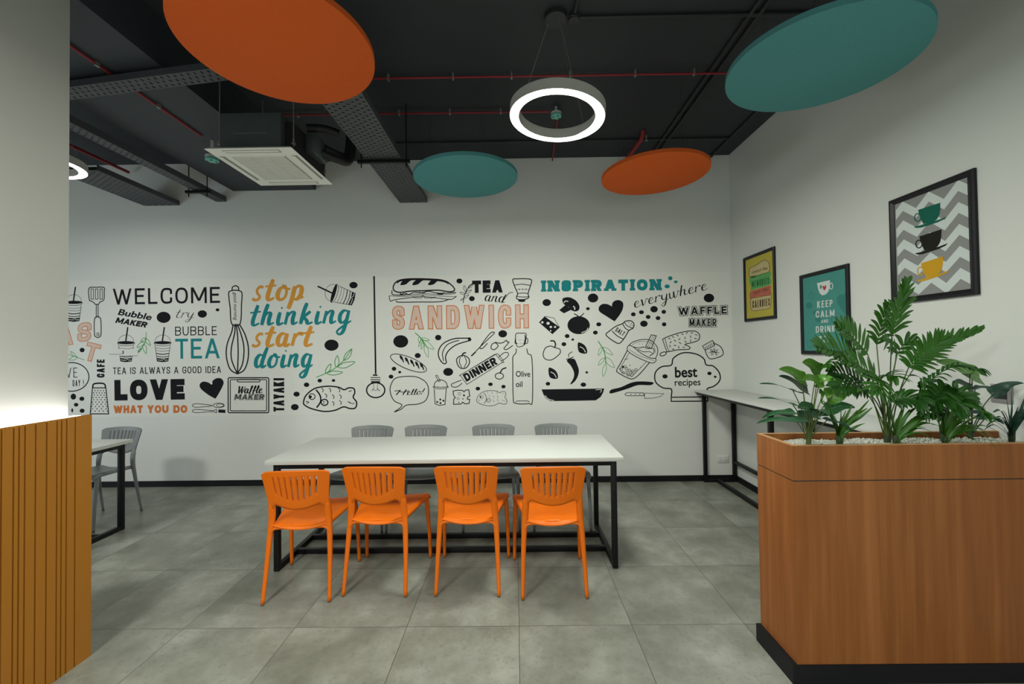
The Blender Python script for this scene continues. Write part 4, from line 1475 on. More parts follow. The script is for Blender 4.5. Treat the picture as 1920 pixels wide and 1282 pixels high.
# --- left field
for cx, cy in ((78, 285), (497, 608), (790, 608)):
    a = M1(); drink_cup(a, cx, cy)
    if cx == 497:   # torn patch of the print
        a.fill([(428, 660), (590, 655), (592, 712), (500, 718), (430, 708)], 'mural_white', 2, smooth=False)
        a.line([(358, 700), (420, 701), (478, 696)], 4, 'ink_grey', 3); a.line([(452, 716), (520, 714), (590, 713)], 4, 'ink_grey', 3); a.line([(473, 672), (474, 696)], 8, 'ink_black', 3, smooth=False)
    a.done('drink_cup_drawing')
a = M1()
a.line([(200, 172), (260, 165), (320, 165), (322, 200), (320, 262), (300, 278), (288, 282), (276, 300), (250, 300), (236, 284), (218, 275), (202, 262)], 7, closed=True, n=3)
for x in (217, 252, 288):
    a.line([(x, 178), (x + 19, 178), (x + 19, 260), (x, 260)], 5, closed=True, smooth=False)
for x in (258, 273):
    a.line([(x, 300), (x, 410)], 6, smooth=False)
a.line([(246, 412), (292, 412), (297, 535), (287, 560), (270, 567), (254, 560), (244, 537)], 7, closed=True, n=3)
a.ell(272, 541, 9, 12, 5)
a.done('spatula_drawing')
caps(M1(), 'WELCOME', (393, 304), (1250, 289), 128, 17.5, gap=.2).done('welcome_lettering')
sans(M1(), 'Bubble', (430, 383), (695, 428), 47, bold=.026, shear=.25).done('bubble_lettering')
caps(M1(), 'MAKER', (408, 449), (655, 488), 46, 13, shear=.3, gap=.08).done('maker_lettering')
script(M1(), 'try', (888, 408), (1040, 410), 42, 3, 8, kdes=.9, shear=.5).done('try_lettering')
caps(M1(), 'BUBBLE', (890, 552), (1225, 547), 72, 8, gap=.18).done('bubble_lettering')
caps(M1(), 'TEA', (893, 737), (1248, 733), 160, 22, 'ink_teal', gap=.14).done('tea_lettering', 'large thin teal letters TEA')
caps(M1(), 'TEA IS ALWAYS A GOOD IDEA', (392, 861), (1258, 850), 54, 7, gap=.16).done('tea_motto_lettering')
caps(M1(), 'LOVE', (405, 1072), (968, 1063), 165, 50, gap=.12).done('love_lettering')
for t_, xa, xb in (('WHAT', 397, 632), ('YOU', 668, 838), ('DO', 876, 988)):
    caps(M1(), t_, (xa, 1173 - (xa - 397) * .005), (xb, 1173 - (xb - 397) * .005), 62, 18, 'ink_rust', gap=.1).done(t_.lower() + '_lettering', 'rust orange letters')
M1().fill([(1218, 1050), (1203, 1052), (1148, 1020), (1095, 975), (1088, 940), (1115, 920), (1155, 926), (1178, 942), (1189, 938), (1190, 915), (1222, 893), (1260, 896), (1279, 928), (1262, 975)]).done('heart_drawing')
a = M1()
a.line([(1028, 1110), (1060, 1097), (1190, 1112), (1060, 1125)], 5, closed=True); a.ell(1240, 1110, 44, 18, 5); a.ell(1250, 1110, 30, 11, 4)
a.line([(1028, 1155), (1060, 1142), (1190, 1152), (1220, 1142), (1220, 1170), (1190, 1160), (1060, 1168)], 5, closed=True)
a.fill([(1238, 1142), (1293, 1145), (1293, 1171), (1236, 1168)], smooth=False)
a.done('whisk_and_brush_drawing')
a = M1()
a.line([(228, 970), (335, 970), (358, 1178), (210, 1178)], 8, closed=True, smooth=False)
a.line([(230, 970), (235, 942), (262, 934), (308, 934), (328, 945), (332, 970)], 12)
for r in range(10):
    y = 992 + r * 18.2
    n = 4 + (r % 2)
    h = 34 + r * 2.6 + (8 if r % 2 else 0)
    for i in range(n):
        a.dot(282 - h + 2 * h * i / (n - 1), y, 5, 4.5)
a.done('grater_drawing')
caps(M1(), 'CAFE', (325, 888), (325, 742), 62, 14, gap=.14).done('cafe_lettering')
hat = lambda w: [(w, 'ink_rust', 0), (w - 10, 'ink_hatch', 1)]
a = M1()
caps(a, 'S', (108, 603), (212, 590), 148, 30, layers=hat(36), up=(.05, -1))
caps(a, 'T', (150, 742), (258, 768), 145, 30, layers=hat(36), up=(.28, -.96))
caps(a, 'A', (-40, 640), (72, 620), 140, 30, layers=hat(36), up=(0, -1))
a.done('outlined_lettering', 'outlined rust letters A S T')
a = M1(); a.ell(60, 882, 140, 115, 8)
caps(a, 'HAVE', (-95, 893), (108, 887), 80, 6, gap=.2); caps(a, 'DAY !', (70, 957), (158, 955), 50, 5, gap=.16)
a.done('speech_bubble_drawing')
a = M1(); sprig(a, [(20, 700), (95, 722), (165, 747)], [((95, 720), (52, 680), .18), ((110, 725), (40, 745), .2)], 4); a.done('green_sprig_drawing', 'green leaf sprig')
a = M1(); sprig(a, [(658, 525), (655, 590), (630, 640), (585, 695)], [((655, 575), (692, 630), .2), ((640, 620), (658, 695), .2), ((655, 570), (615, 600), .2), ((645, 605), (585, 645), .2), ((622, 650), (590, 690), .15)], 5); a.done('green_sprig_drawing', 'green leaf sprig')
for q in ((798, 405, 56, 45), (1108, 378, 37, 30), (1230, 345, 15, 12), (145, 667, 20, 18), (75, 1040, 22, 24), (143, 1057, 20, 17), (97, 1105, 18, 15), (145, 1153, 20, 17), (66, 1150, 8, 16)):
    M1().dot(*q).done('dot')
# --- whisk, slogan, waffle board, fish
a = M2()
a.line([(108, 190), (110, 165), (135, 152), (158, 165), (160, 190)], 9)
a.line([(80, 215), (98, 193), (130, 188), (168, 193), (187, 215), (183, 300), (172, 456), (105, 458), (92, 330)], 9, closed=True, n=4)
for p in ([(115, 458), (105, 520), (68, 620), (62, 720), (92, 820), (150, 858)], [(165, 458), (210, 540), (237, 640), (235, 740), (205, 825), (150, 858)],
          [(130, 458), (128, 530), (102, 650), (105, 750), (150, 855)], [(140, 458), (152, 560), (156, 700), (150, 855)], [(150, 458), (185, 560), (203, 660), (190, 780), (150, 855)]):
    a.line(p, 10)
sans(a, 'good morning', (119, 205), (123, 425), 27, shear=.2, bold=.008)
a.done('balloon_whisk_drawing')
script(M2(), 'stop', (268, 268), (690, 262), 108, 21, 36, 'ink_orange', kasc=.66, kdes=.75, tight=.88).done('stop_lettering', 'brush letters stop in orange')
script(M2(), 'thinking', (250, 470), (1075, 448), 100, 17, 32, 'ink_teal', kasc=.76, kdes=1.0, tight=.88).done('thinking_lettering', 'brush letters thinking in teal')
script(M2(), 'start', (265, 637), (765, 632), 100, 21, 36, 'ink_orange', kasc=.72, tight=.88).done('start_lettering', 'brush letters start in orange')
script(M2(), 'doing', (285, 806), (765, 800), 100, 17, 32, 'ink_teal', kasc=.66, kdes=.95, tight=.88).done('doing_lettering', 'brush letters doing in teal')
a = M2(); drink_cup(a, 922, 212, 1.12, -73); a.done('drink_cup_drawing', 'drink cup lying tilted')
a = M2(); sprig(a, [(783, 885), (865, 850), (945, 803), (1010, 740), (1067, 655)], [((1003, 748), (1066, 660), .2), ((942, 803), (950, 712), .2), ((955, 803), (1090, 762), .16), ((858, 850), (898, 778), .2), ((868, 853), (992, 845), .14)], 6); a.done('green_sprig_drawing', 'green leaf sprig')
a = M2()
def rr(x0, y0, x1, y1, r):
    return chaikin([(x0 + r, y0), (x1 - r, y0), (x1, y0), (x1, y0 + r), (x1, y1 - r), (x1, y1), (x1 - r, y1), (x0 + r, y1), (x0, y1), (x0, y1 - r), (x0, y0 + r), (x0, y0)], True)
a.line(rr(76, 889, 401, 1169, 26), 9, closed=True, smooth=False)
a.line(rr(93, 904, 384, 1154, 22), 7, closed=True, smooth=False)
a.line([(150, 912), (160, 902), (240, 902), (320, 902), (330, 912), (320, 922), (240, 922), (160, 922)], 7, closed=True, n=3)
script(a, 'Waffle', (150, 1012), (350, 1010), 34, 6, 13, shear=.4)
caps(a, 'MAKER', (126, 1064), (360, 1064), 42, 10, shear=.2, gap=.22, layers=[(17, 'ink_black', 0), (12.5, 'mural_white', 1), (8, 'ink_black', 2)])
a.done('waffle_board_drawing')
caps(M2(), 'TAYAKI', (525, 1160), (525, 892), 86, 18, gap=.1).done('tayaki_lettering')
a = M2(); fish(a, 675, 955, 1108, 1160, 1); a.done('fish_drawing', 'bold black fish pastry')
for q in ((1080, 147, 33, 26), (904, 628, 57, 45), (810, 912, 18, 15), (920, 911, 14, 11), (704, 945, 22, 18), (624, 1020, 25, 20), (610, 1124, 31, 25)):
    M2().dot(*q).done('dot')
a = M2()
a.line([(1245, 75), (1258, 860)], 13, smooth=False)
a.line([(1235, 868), (1272, 868)], 12, smooth=False); a.line([(1217, 887), (1296, 887)], 6, smooth=False); a.line([(1217, 905), (1296, 905)], 7, smooth=False); a.line([(1222, 923), (1293, 923)], 14, smooth=False)
a.ell(1258, 988, 73, 60, 11)
a.line([(1240, 930), (1243, 982), (1228, 992), (1238, 978), (1258, 992), (1276, 978), (1290, 992), (1272, 982), (1276, 930)], 3)
a.done('hanging_bulb_drawing')
# --- sandwich field
a = M3()
a.line([(252, 190), (248, 150), (285, 112), (380, 98), (520, 98), (640, 108), (710, 145), (736, 185), (700, 200), (600, 188), (480, 192), (380, 195), (300, 205)], 10, closed=True)
a.line([(272, 128), (300, 110), (380, 100), (520, 101), (640, 112), (690, 132)], 17)
for x in (306, 402, 528):
    a.fill([(x - 4, 145), (x + 10, 118), (x + 40, 103), (x + 100, 101), (x + 70, 116), (x + 45, 138), (x + 20, 146)])
for x, y in ((330, 212), (480, 198), (620, 205)):
    a.ell(x, y, 24, 12, 5, a0=0, a1=180)
a.line([(238, 200), (232, 212), (250, 226), (330, 228), (420, 220), (520, 216), (640, 224), (745, 214)], 4)
for p, w in (([(235, 188), (240, 222), (300, 225), (335, 212), (370, 222), (410, 205), (470, 208), (530, 196), (590, 210), (660, 212), (748, 205)], 7),
             ([(212, 232), (222, 275), (255, 265), (390, 246), (480, 240), (600, 250), (705, 262), (752, 235)], 6),
             ([(268, 272), (290, 284), (450, 282), (620, 280), (698, 258)], 7), ([(215, 232), (330, 238), (500, 226), (640, 236), (750, 240)], 4),
             ([(390, 246), (410, 240), (420, 250), (470, 250), (475, 232), (490, 232), (500, 250), (560, 250), (575, 240), (590, 250)], 4), ([(300, 212), (310, 226), (340, 226), (350, 212)], 6), ([(590, 205), (605, 218), (640, 218), (655, 205)], 6)):
    a.line(p, w)
a.done('sandwich_drawing')
a = M3(); sprig(a, [(805, 290), (818, 220), (850, 165), (885, 135)], [((818, 222), (780, 205), .2), ((825, 200), (812, 150), .2), ((845, 170), (885, 135), .2), ((822, 215), (872, 185), .16), ((808, 255), (785, 268), .2), ((812, 250), (850, 225), .18)], 4, 'ink_black', 6); a.done('dark_sprig_drawing')
caps(M3(), 'TEA', (878, 210), (1122, 206), 99, 31, gap=.12).done('tea_lettering', 'bold black letters TEA')
a = M3(); script(a, 'and', (975, 273), (1140, 288), 46, 4, 12, shear=.3, kasc=.5); a.line([(1112, 290), (1150, 240), (1175, 210), (1205, 205)], 5); a.done('and_lettering')
a = M3()
a.line([(1203, 102), (1240, 97), (1300, 96), (1352, 105), (1345, 150), (1325, 215), (1332, 245), (1295, 262), (1240, 260), (1233, 237), (1242, 215), (1215, 150)], 8, closed=True, n=4)
a.line([(1210, 148), (1275, 140), (1345, 150)], 6); a.line([(1240, 215), (1285, 210), (1326, 215)], 6); a.line([(1238, 238), (1285, 243), (1330, 240)], 6); a.dot(1275, 272, 30, 10)
for i in range(7):
    a.dot(1240 + 14 * i, 181, 3.5, 3 + 5 * (i % 2))
a.done('salt_jar_drawing')
caps(M3(), 'SANDWICH', (240, 502), (1330, 490), 186, 38, gap=.2, layers=[(44, 'ink_rust', 0), (31, 'ink_hatch', 1)]).done('sandwich_lettering', 'outlined hatched rust letters SANDWICH')
a = M3(); sprig(a, [(420, 528), (470, 575), (500, 620)], [((470, 572), (535, 588), .16), ((455, 560), (458, 612), .2), ((480, 590), (570, 660), .18), ((475, 585), (450, 640), .15), ((500, 622), (525, 725), .16), ((490, 605), (470, 660), .15)], 4, 'ink_leaf', 7); a.done('green_sprig_drawing', 'green leaf sprig')
a = M3()
a.line([(865, 588), (858, 570), (840, 572), (740, 575), (660, 605), (617, 650), (606, 700), (620, 745), (648, 775), (670, 768), (664, 720), (690, 670), (750, 625), (830, 598)], 9, closed=True)
a.line([(648, 755), (640, 690), (672, 630), (725, 602), (772, 590)], 7); a.fill([(842, 572), (862, 570), (868, 590), (850, 596)])
a.done('banana_drawing')
a = M3()
for p in ([(870, 715), (935, 648), (1000, 585), (1052, 535), (1046, 522), (1020, 535), (972, 595), (940, 648), (962, 652), (1000, 612)],
          [(1060, 608), (1035, 622), (1030, 655), (1058, 662), (1086, 632), (1062, 606), (1096, 612), (1130, 605), (1150, 588), (1158, 602), (1172, 604), (1150, 632), (1132, 655), (1155, 662), (1204, 630)]):
    a.line(p, 7)
a.line([(870, 715), (905, 682)], 11, smooth=False)
a.done('for_lettering')
a = M3(); a.ell(367, 772, 155, 48, 6, rot=22); a.ell(367, 776, 148, 42, 3, rot=22, a0=20, a1=160)
for x, y in ((300, 718), (342, 735), (384, 752), (424, 768), (462, 780)):
    a.fill([(x - 5, y - 8), (x + 16, y), (x + 32, y + 48), (x + 22, y + 44), (x + 12, y + 22), (x + 6, y + 26)], n=3)
a.done('bread_drawing')
a = M3()
a.line([(752, 745), (775, 718), (812, 710), (848, 732), (855, 770), (830, 808), (792, 814), (765, 792)], 8, closed=True)
a.line([(782, 722), (775, 765), (795, 808)], 6); a.line([(815, 716), (832, 760), (812, 808)], 6); a.line([(795, 720), (805, 695), (828, 688)], 11)
a.done('bell_pepper_drawing')
a = M3(); a.line([(225, 1020), (222, 960), (260, 895), (350, 878), (440, 885), (510, 930), (528, 1000), (505, 1070), (440, 1100), (352, 1108), (310, 1140), (255, 1162), (300, 1130), (312, 1104), (255, 1075)], 7, closed=True)
a.line([(302, 985), (285, 1008), (268, 1026)], 9); a.line([(350, 982), (335, 1005), (322, 1026)], 9); a.line([(255, 998), (280, 992), (320, 1004), (372, 992)], 6)
script(a, 'ello', (352, 1026), (468, 1022), 26, 4, 9, shear=.5); a.line([(498, 974), (478, 1006)], 8, smooth=False); a.dot(470, 1018, 5)
a.done('hello_bubble_drawing')
a = M3()
a.line([(573, 975), (580, 1098), (615, 1110), (660, 1103), (670, 970)], 6, smooth=False); a.line([(563, 962), (590, 974), (625, 978), (660, 974), (687, 962), (660, 962), (625, 966), (590, 962)], 5, closed=True)
a.line([(572, 960), (582, 925), (620, 905), (664, 922), (680, 960)], 6); a.line([(585, 872), (597, 868), (622, 915), (608, 920)], 5, closed=True, smooth=False)
for q in ((597, 1083), (622, 1063), (647, 1073), (623, 1092)):
    a.dot(*q, 8)
a.done('bubble_tea_drawing', 'small bubble tea cup')
a = M3(); a.line([(780, 868), (1065, 702), (1120, 765), (835, 942)], 5, closed=True, smooth=False); a.line([(770, 875), (1060, 700)], 4, smooth=False)
caps(a, 'DINNER', (832, 922), (1084, 778), 66, 17, gap=.1)
a.line([(792, 908), (745, 925), (710, 943), (722, 962), (760, 960), (797, 932)], 6); a.line([(1090, 724), (1130, 690), (1160, 687), (1168, 706), (1150, 730), (1110, 756)], 6); a.line([(1060, 705), (1085, 700), (1130, 760), (1118, 768)], 5)
a.done('rolling_pin_drawing')
a = M3(); a.ell(1095, 875, 33, 25, 7); a.line([(1100, 856), (1118, 822), (1152, 808)], 10); a.done('cherry_drawing')
a = M3(); a.line([(725, 995), (760, 988), (800, 990), (812, 1002), (825, 988), (850, 985), (858, 1035), (840, 1045), (838, 1060), (858, 1062), (852, 1095), (820, 1098), (802, 1085), (785, 1100), (728, 1102), (730, 1060), (742, 1048), (728, 1030)], 7, closed=True, smooth=False)
a.ell(775, 1017, 11, 11, 3); a.ell(765, 1055, 9, 9, 3)
for q in ((812, 1030, 8), (803, 1058, 5), (770, 1087, 5)):
    a.dot(*q)
a.done('cheese_slice_drawing')
a = M3(); fish(a, 910, 990, 1157, 1115, .38); a.done('fish_drawing', 'thin lined fish pastry')
a = M3()
a.line([(1228, 537), (1270, 532), (1308, 535), (1310, 562), (1296, 625), (1240, 640), (1226, 590)], 6, closed=True, n=3)
a.line([(1225, 572), (1222, 610), (1240, 614)], 8); a.line([(1308, 570), (1322, 578), (1320, 610), (1302, 616)], 6); a.line([(1300, 545), (1303, 575), (1292, 625)], 8)
a.line([(1230, 655), (1228, 690), (1204, 722), (1203, 800), (1206, 1050), (1226, 1094), (1330, 1096), (1360, 1070), (1357, 742), (1325, 697), (1315, 655)], 7, n=4)
a.line([(1225, 1085), (1240, 1075), (1320, 1075), (1335, 1085)], 5)
for k in range(9):
    a.dot(1240 + (k * 17) % 55, 560 + (k * 29) % 60, 2.5)
sans(a, 'Olive', (1227, 880), (1342, 880), 44, ref='l', bold=.014); sans(a, 'oil', (1227, 962), (1280, 962), 44, ref='l', bold=.014)
a.done('olive_oil_bottle_drawing')
for q in ((775, 114, 24, 20), (875, 255, 23, 20), (305, 598, 60, 50), (605, 567, 25, 22), (441, 711, 24, 20), (685, 842, 40, 32), (251, 817, 18, 16), (297, 844, 12, 10), (227, 880, 19, 16), (1122, 537, 35, 29), (1024, 941, 18, 14), (923, 976, 18, 15), (1128, 960, 17, 14)):
    M3().dot(*q).done('dot')
# --- inspiration field
caps(M4(), 'INSPIRATION', (68, 200), (1024, 188), 90, 30, 'ink_teal', gap=.22, slab=20).done('inspiration_lettering', 'heavy teal letters INSPIRATION')
for q in ((1097, 92, 18, 16), (1141, 121, 15, 11), (1072, 157, 21, 16)):
    M4().dot(*q, 'ink_teal').done('dot', 'teal dot')
script(M4(), 'everywhere', (808, 328), (1400, 180), 46, 4, 12, shear=.25, kasc=.9, kdes=1.1).done('everywhere_lettering')
for q in ((107, 287, 34, 28), (478, 250, 42, 36), (437, 336, 15, 12), (524, 461, 20, 16), (497, 527, 19, 16), (271, 555, 19, 16), (316, 583, 11, 9), (245, 620, 19, 16), (117, 937, 18, 15), (401, 944, 22, 17), (428, 846, 11, 9), (801, 381, 19, 16), (866, 364, 20, 16), (967, 340, 30, 26), (1045, 361, 18, 16), (920, 402, 19, 16), (999, 411, 19, 16), (886, 456, 30, 25), (1048, 461, 18, 16), (1407, 250, 42, 35)):
    M4().dot(*q).done('dot')
a = M4(); a.fill([(232, 270), (242, 250), (290, 245), (340, 270), (368, 310), (365, 345), (335, 358), (300, 345), (280, 320), (245, 300)]); a.fill([(262, 302), (302, 345), (245, 373), (207, 347)], smooth=False)
a.line([(245, 288), (258, 275), (280, 278)], 7, 'mural_white', 1); a.line([(320, 315), (332, 330), (330, 345)], 9, 'mural_white', 1); a.done('mushroom_drawing')
M4().fill([(651, 437), (647, 435), (585, 396), (530, 358), (526, 322), (553, 299), (595, 300), (628, 317), (630, 317), (634, 290), (656, 271), (690, 268), (719, 290), (716, 338), (690, 388)]).done('heart_drawing')
a = M4(); a.fill([(45, 445), (90, 397), (212, 485), (153, 540)], smooth=False); a.line([(90, 397), (165, 410), (210, 485)], 4, smooth=False)
for q in ((72, 445, 10, 9), (118, 453, 13, 11), (140, 482, 10, 9), (174, 482, 9, 8), (139, 513, 6, 6)):
    a.dot(*q, 'mural_white', 1)
a.done('cheese_wedge_drawing')
a = M4(); a.dot(363, 468, 90, 72); a.line([(325, 377), (345, 385), (366, 402)], 8); a.line([(364, 402), (385, 392), (405, 372)], 8); a.line([(385, 527), (425, 512), (438, 488)], 6, 'mural_white', 1); a.done('tomato_drawing')
a = M4(); a.line([(582, 540), (600, 565), (650, 600), (690, 613), (730, 570), (765, 512), (800, 490), (805, 455), (778, 432), (735, 438), (715, 455), (660, 478), (610, 515)], 8, closed=True)
a.line([(630, 512), (670, 552), (725, 582)], 7); a.line([(715, 456), (735, 490), (762, 510)], 7); a.line([(730, 445), (755, 475), (800, 492)], 6); caps(a, 'SALT', (652, 514), (718, 556), 38, 6, up=(.55, -.83), gap=.12)
for q in ((765, 448), (785, 455), (775, 468), (792, 470)):
    a.dot(*q, 4)
a.done('salt_shaker_drawing')
a = M4(); a.line([(140, 635), (98, 650), (78, 700), (95, 738), (140, 747), (185, 722), (215, 690), (213, 662), (190, 652), (165, 645)], 7, closed=True); a.line([(135, 595), (163, 594), (178, 620), (170, 645)], 11); a.done('sweet_pepper_drawing')
for dx, dy in ((0, 0), (-234, 202)):
    a = M4(); P_ = lambda L: [(x + dx, y + dy) for x, y in L]
    a.fill(P_([(358, 608), (400, 620), (425, 650), (430, 690), (395, 695), (362, 675)])); a.line(P_([(372, 640), (400, 655), (418, 685)]), 6, 'mural_white', 1); a.done('leaf_drawing')
a = M4(); a.fill([(268, 750), (325, 737), (350, 780), (365, 830), (355, 880), (330, 920), (295, 942), (322, 890), (325, 845), (302, 795)]); a.line([(262, 741), (290, 736), (322, 722)], 7); a.line([(285, 725), (283, 702), (312, 680)], 6); a.done('chili_drawing')
a = M4(); sprig(a, [(518, 595), (560, 660), (578, 730), (580, 775)], [((560, 645), (636, 705), .18), ((550, 640), (522, 710), .16), ((578, 725), (650, 808), .2), ((572, 730), (520, 788), .18), ((580, 780), (560, 878), .16)], 4, 'ink_leaf', 7); a.done('green_sprig_drawing', 'green leaf sprig')
a = M4()
a.line([(752, 672), (700, 770), (668, 828), (682, 850), (745, 885), (800, 897), (860, 850), (930, 768)], 7, n=4); a.line([(768, 690), (690, 820), (705, 842), (790, 880), (905, 762)], 4, smooth=False)
a.line([(752, 652), (765, 630), (800, 642), (860, 690), (930, 728), (978, 735), (980, 758), (945, 770), (860, 738), (790, 700), (755, 672)], 6, closed=True)
a.line([(765, 660), (850, 712), (970, 752)], 3); a.line([(765, 630), (800, 602), (870, 583), (940, 590), (990, 640), (995, 692), (978, 735)], 6); a.line([(790, 628), (830, 605), (900, 598), (960, 625), (980, 690)], 3)
a.line([(945, 545), (985, 552), (945, 655), (900, 638)], 6, closed=True, smooth=False); a.line([(958, 552), (915, 645)], 3, smooth=False); a.line([(972, 552), (930, 650)], 3, smooth=False)
a.line([(800, 642), (850, 650), (880, 642), (915, 655), (960, 655), (965, 690), (930, 715)], 6); a.line([(835, 660), (880, 680), (930, 680), (955, 695)], 5); a.line([(730, 745), (760, 735)], 4, smooth=False)
for q in ((745, 815), (770, 828), (795, 835), (705, 822), (720, 848), (750, 842), (780, 850), (808, 848), (760, 866), (790, 868), (735, 800), (822, 825)):
    a.ell(*q, 10, 9, 4)
a.dot(718, 802, 10); a.dot(774, 790, 4); a.dot(858, 806, 3); a.dot(850, 620, 3); a.dot(875, 620, 3)
a.done('bubble_tea_drawing', 'large tilted bubble tea cup')
a = M4(); caps(a, 'WAFFLE', (1163, 388), (1552, 376), 62, 15, gap=.24, layers=[(32, 'ink_black', 0), (24, 'mural_white', 1), (13, 'ink_black', 2)]); caps(a, 'MAKER', (1250, 478), (1466, 478), 62, 12, gap=.2, layers=[(26, 'ink_black', 0), (19, 'mural_white', 1), (10, 'ink_black', 2)]); a.done('waffle_maker_lettering')
a = M4(); a.line([(1035, 580), (1090, 555), (1200, 522), (1290, 515), (1330, 542), (1325, 585), (1280, 605), (1215, 622), (1250, 640), (1245, 660), (1160, 665), (1085, 680), (1062, 682)], 7); a.line([(1035, 580), (1055, 640), (1072, 682)], 6); a.line([(1055, 576), (1072, 640), (1088, 675)], 5); a.ell(1040, 698, 26, 14, 7, rot=-20)
r2 = random.Random(2)
for x, y in ((1090, 575), (1120, 562), (1155, 550), (1195, 540), (1230, 530), (1270, 530), (1305, 545), (1100, 605), (1135, 592), (1170, 580), (1215, 570), (1260, 560), (1300, 575), (1095, 635), (1135, 630), (1175, 610), (1220, 600), (1120, 660), (1165, 645), (1205, 645), (1260, 592)):
    an = r2.choice((.6, -.7, .2, 1.4))
    a.line([(x - 10 * math.cos(an), y - 10 * math.sin(an)), (x + 10 * math.cos(an), y + 10 * math.sin(an))], 6, smooth=False)
a.done('oven_mitt_drawing')
a = M4(); a.line([(1355, 635), (1435, 590), (1450, 610), (1452, 632), (1375, 668)], 6, closed=True, smooth=False)
for k in range(6):
    a.line([(1375 + 13 * k, 640 - 7.5 * k), (1382 + 13 * k, 660 - 7.0 * k)], 5, smooth=False)
a.line([(1378, 668), (1388, 702), (1420, 738), (1500, 718), (1522, 690), (1500, 640), (1455, 615)], 7); sprig(a, [(1405, 690), (1440, 680), (1490, 690)], [((1430, 682), (1420, 660), .25), ((1440, 682), (1450, 655), .25), ((1450, 685), (1475, 665), .25), ((1440, 682), (1430, 708), .25), ((1460, 686), (1470, 708), .25)], 4, 'ink_black'); a.done('small_jar_drawing')
a = M4(); a.line([(1105, 1040), (1105, 980), (1040, 970), (985, 930), (972, 880), (985, 835), (1030, 800), (1105, 788), (1120, 735), (1180, 695), (1245, 688), (1320, 705), (1368, 740), (1385, 785), (1440, 795), (1485, 840), (1498, 890), (1480, 930), (1440, 960), (1393, 978), (1393, 1040)], 10, n=5); a.line([(1105, 1045), (1397, 1042), (1397, 1076), (1105, 1078)], 9, closed=True, smooth=False)
sans(a, 'best', (1135, 885), (1315, 880), 80, ref='b', bold=.025); sans(a, 'recipes', (1133, 952), (1340, 948), 34, ref='x', bold=.012)
for q in ((1055, 878, 21, 17), (1411, 854, 17, 14), (1457, 881, 11, 9)):
    a.dot(*q)
a.done('chef_hat_drawing')
a = M4(); a.fill([(65, 982), (568, 975), (560, 1005), (540, 1042), (500, 1070), (300, 1074), (140, 1076), (105, 1058), (82, 1025)], smooth=False); a.line([(95, 1030), (118, 1058), (165, 1072)], 6, 'mural_white', 1); a.line([(500, 986), (545, 985), (535, 1008)], 5, 'mural_white', 1)
a.fill([(615, 1015), (622, 985), (700, 965), (780, 930), (850, 918), (958, 925), (940, 948), (840, 948), (760, 975), (680, 1000)], n=4); a.done('frying_pan_drawing')
a = M4(); a.line([(733, 1022), (748, 1008), (880, 1010), (888, 1032), (748, 1033)], 5, closed=True, smooth=False); a.line([(890, 1012), (1045, 1016), (1020, 1038), (960, 1052), (892, 1055)], 4, closed=True, smooth=False)
for x in (782, 818, 853):
    a.dot(x, 1021, 4)
a.done('knife_drawing')

# ------------------------------------------------------------------ framed posters on the right wall
def poster(label, y0, y1, z0, z1, crop, back, wid):
    """y0 far edge, y1 near edge"""
    o3 = Vector((W, (y0 + y1) / 2, (z0 + z1) / 2))
    t = thing('framed_poster', label, 'picture', o3, 0, 'framed posters on the right wall')
    hy, hz = (y0 - y1) / 2, (z1 - z0) / 2
    m = MB()
    w, dp = wid, .022
    prof = [(0, 0), (-dp * .7, 0), (-dp, .006), (-dp, w * .45), (-dp * .6, w), (-.008, w)]
    k = len(prof)
    vs_, fs = [], []
    for cy, cz in ((-1, -1), (1, -1), (1, 1), (-1, 1)):
        for x, d in prof:
            vs_.append((x, cy * (hy - d), cz * (hz - d)))
    for c in range(4):
        d = (c + 1) % 4
        for i in range(k - 1):
            fs.append((c * k + i, c * k + i + 1, d * k + i + 1, d * k + i))
    m.add(vs_, fs)
    m.build('frame', 'frame_black', t)
    box_obj('print_sheet', back, (-.009, -.001, -hy + w * .8, hy - w * .8, -hz + w * .8, hz - w * .8), t)
    class Pa(Art):
        def __init__(s):
            super().__init__(*crop, 0, W, 1)
        def at(s, x, y, lay):
            return un(s.ox + x / s.k, s.oy + y / s.k, 0, W - .0092 - s.off(lay)) - o3
        def done(s, name, label=None):
            return super().done(name, t, label)
    return Pa, (hy - w, hz - w)
V1 = (0, -1)
Pa, _ = poster('framed yellow sandwich poster, farthest of the three frames', 4.377, 3.860, 1.727, 2.392, (1380, 450, 8.01), 'print_olive', .030)
a = Pa(); a.fill([(205, 430), (300, 378), (420, 302), (482, 328), (498, 360), (497, 468), (380, 512), (220, 562)], 'bread_cream', 0, n=3); a.line([(205, 430), (300, 378), (420, 302), (482, 328), (498, 360), (497, 468), (380, 512), (220, 562)], 7, 'ink_brown', 1, True); script(a, 'count the', (235, 502), (475, 438), 28, 3, 5, 'ink_brown', 2, up=V1); a.done('bread_print')
a = Pa(); a.fill([(205, 565), (280, 530), (350, 522), (430, 495), (510, 475), (528, 500), (515, 560), (532, 600), (522, 660), (450, 690), (380, 712), (300, 728), (225, 758), (228, 700), (208, 650)], 'lettuce_green', 0, n=3); caps(a, 'MEMORIES', (238, 710), (495, 655), 95, 9, 'ink_green', 1, up=V1); a.done('lettuce_print')
a = Pa(); a.fill([(215, 778), (300, 742), (380, 722), (510, 680), (526, 710), (518, 745), (532, 790), (515, 822), (400, 842), (320, 850), (220, 882), (205, 840)], 'meat_red', 0, n=3); script(a, 'not the', (262, 812), (490, 752), 30, 3, 6, 'ink_brown', 1, up=V1); a.done('meat_print')
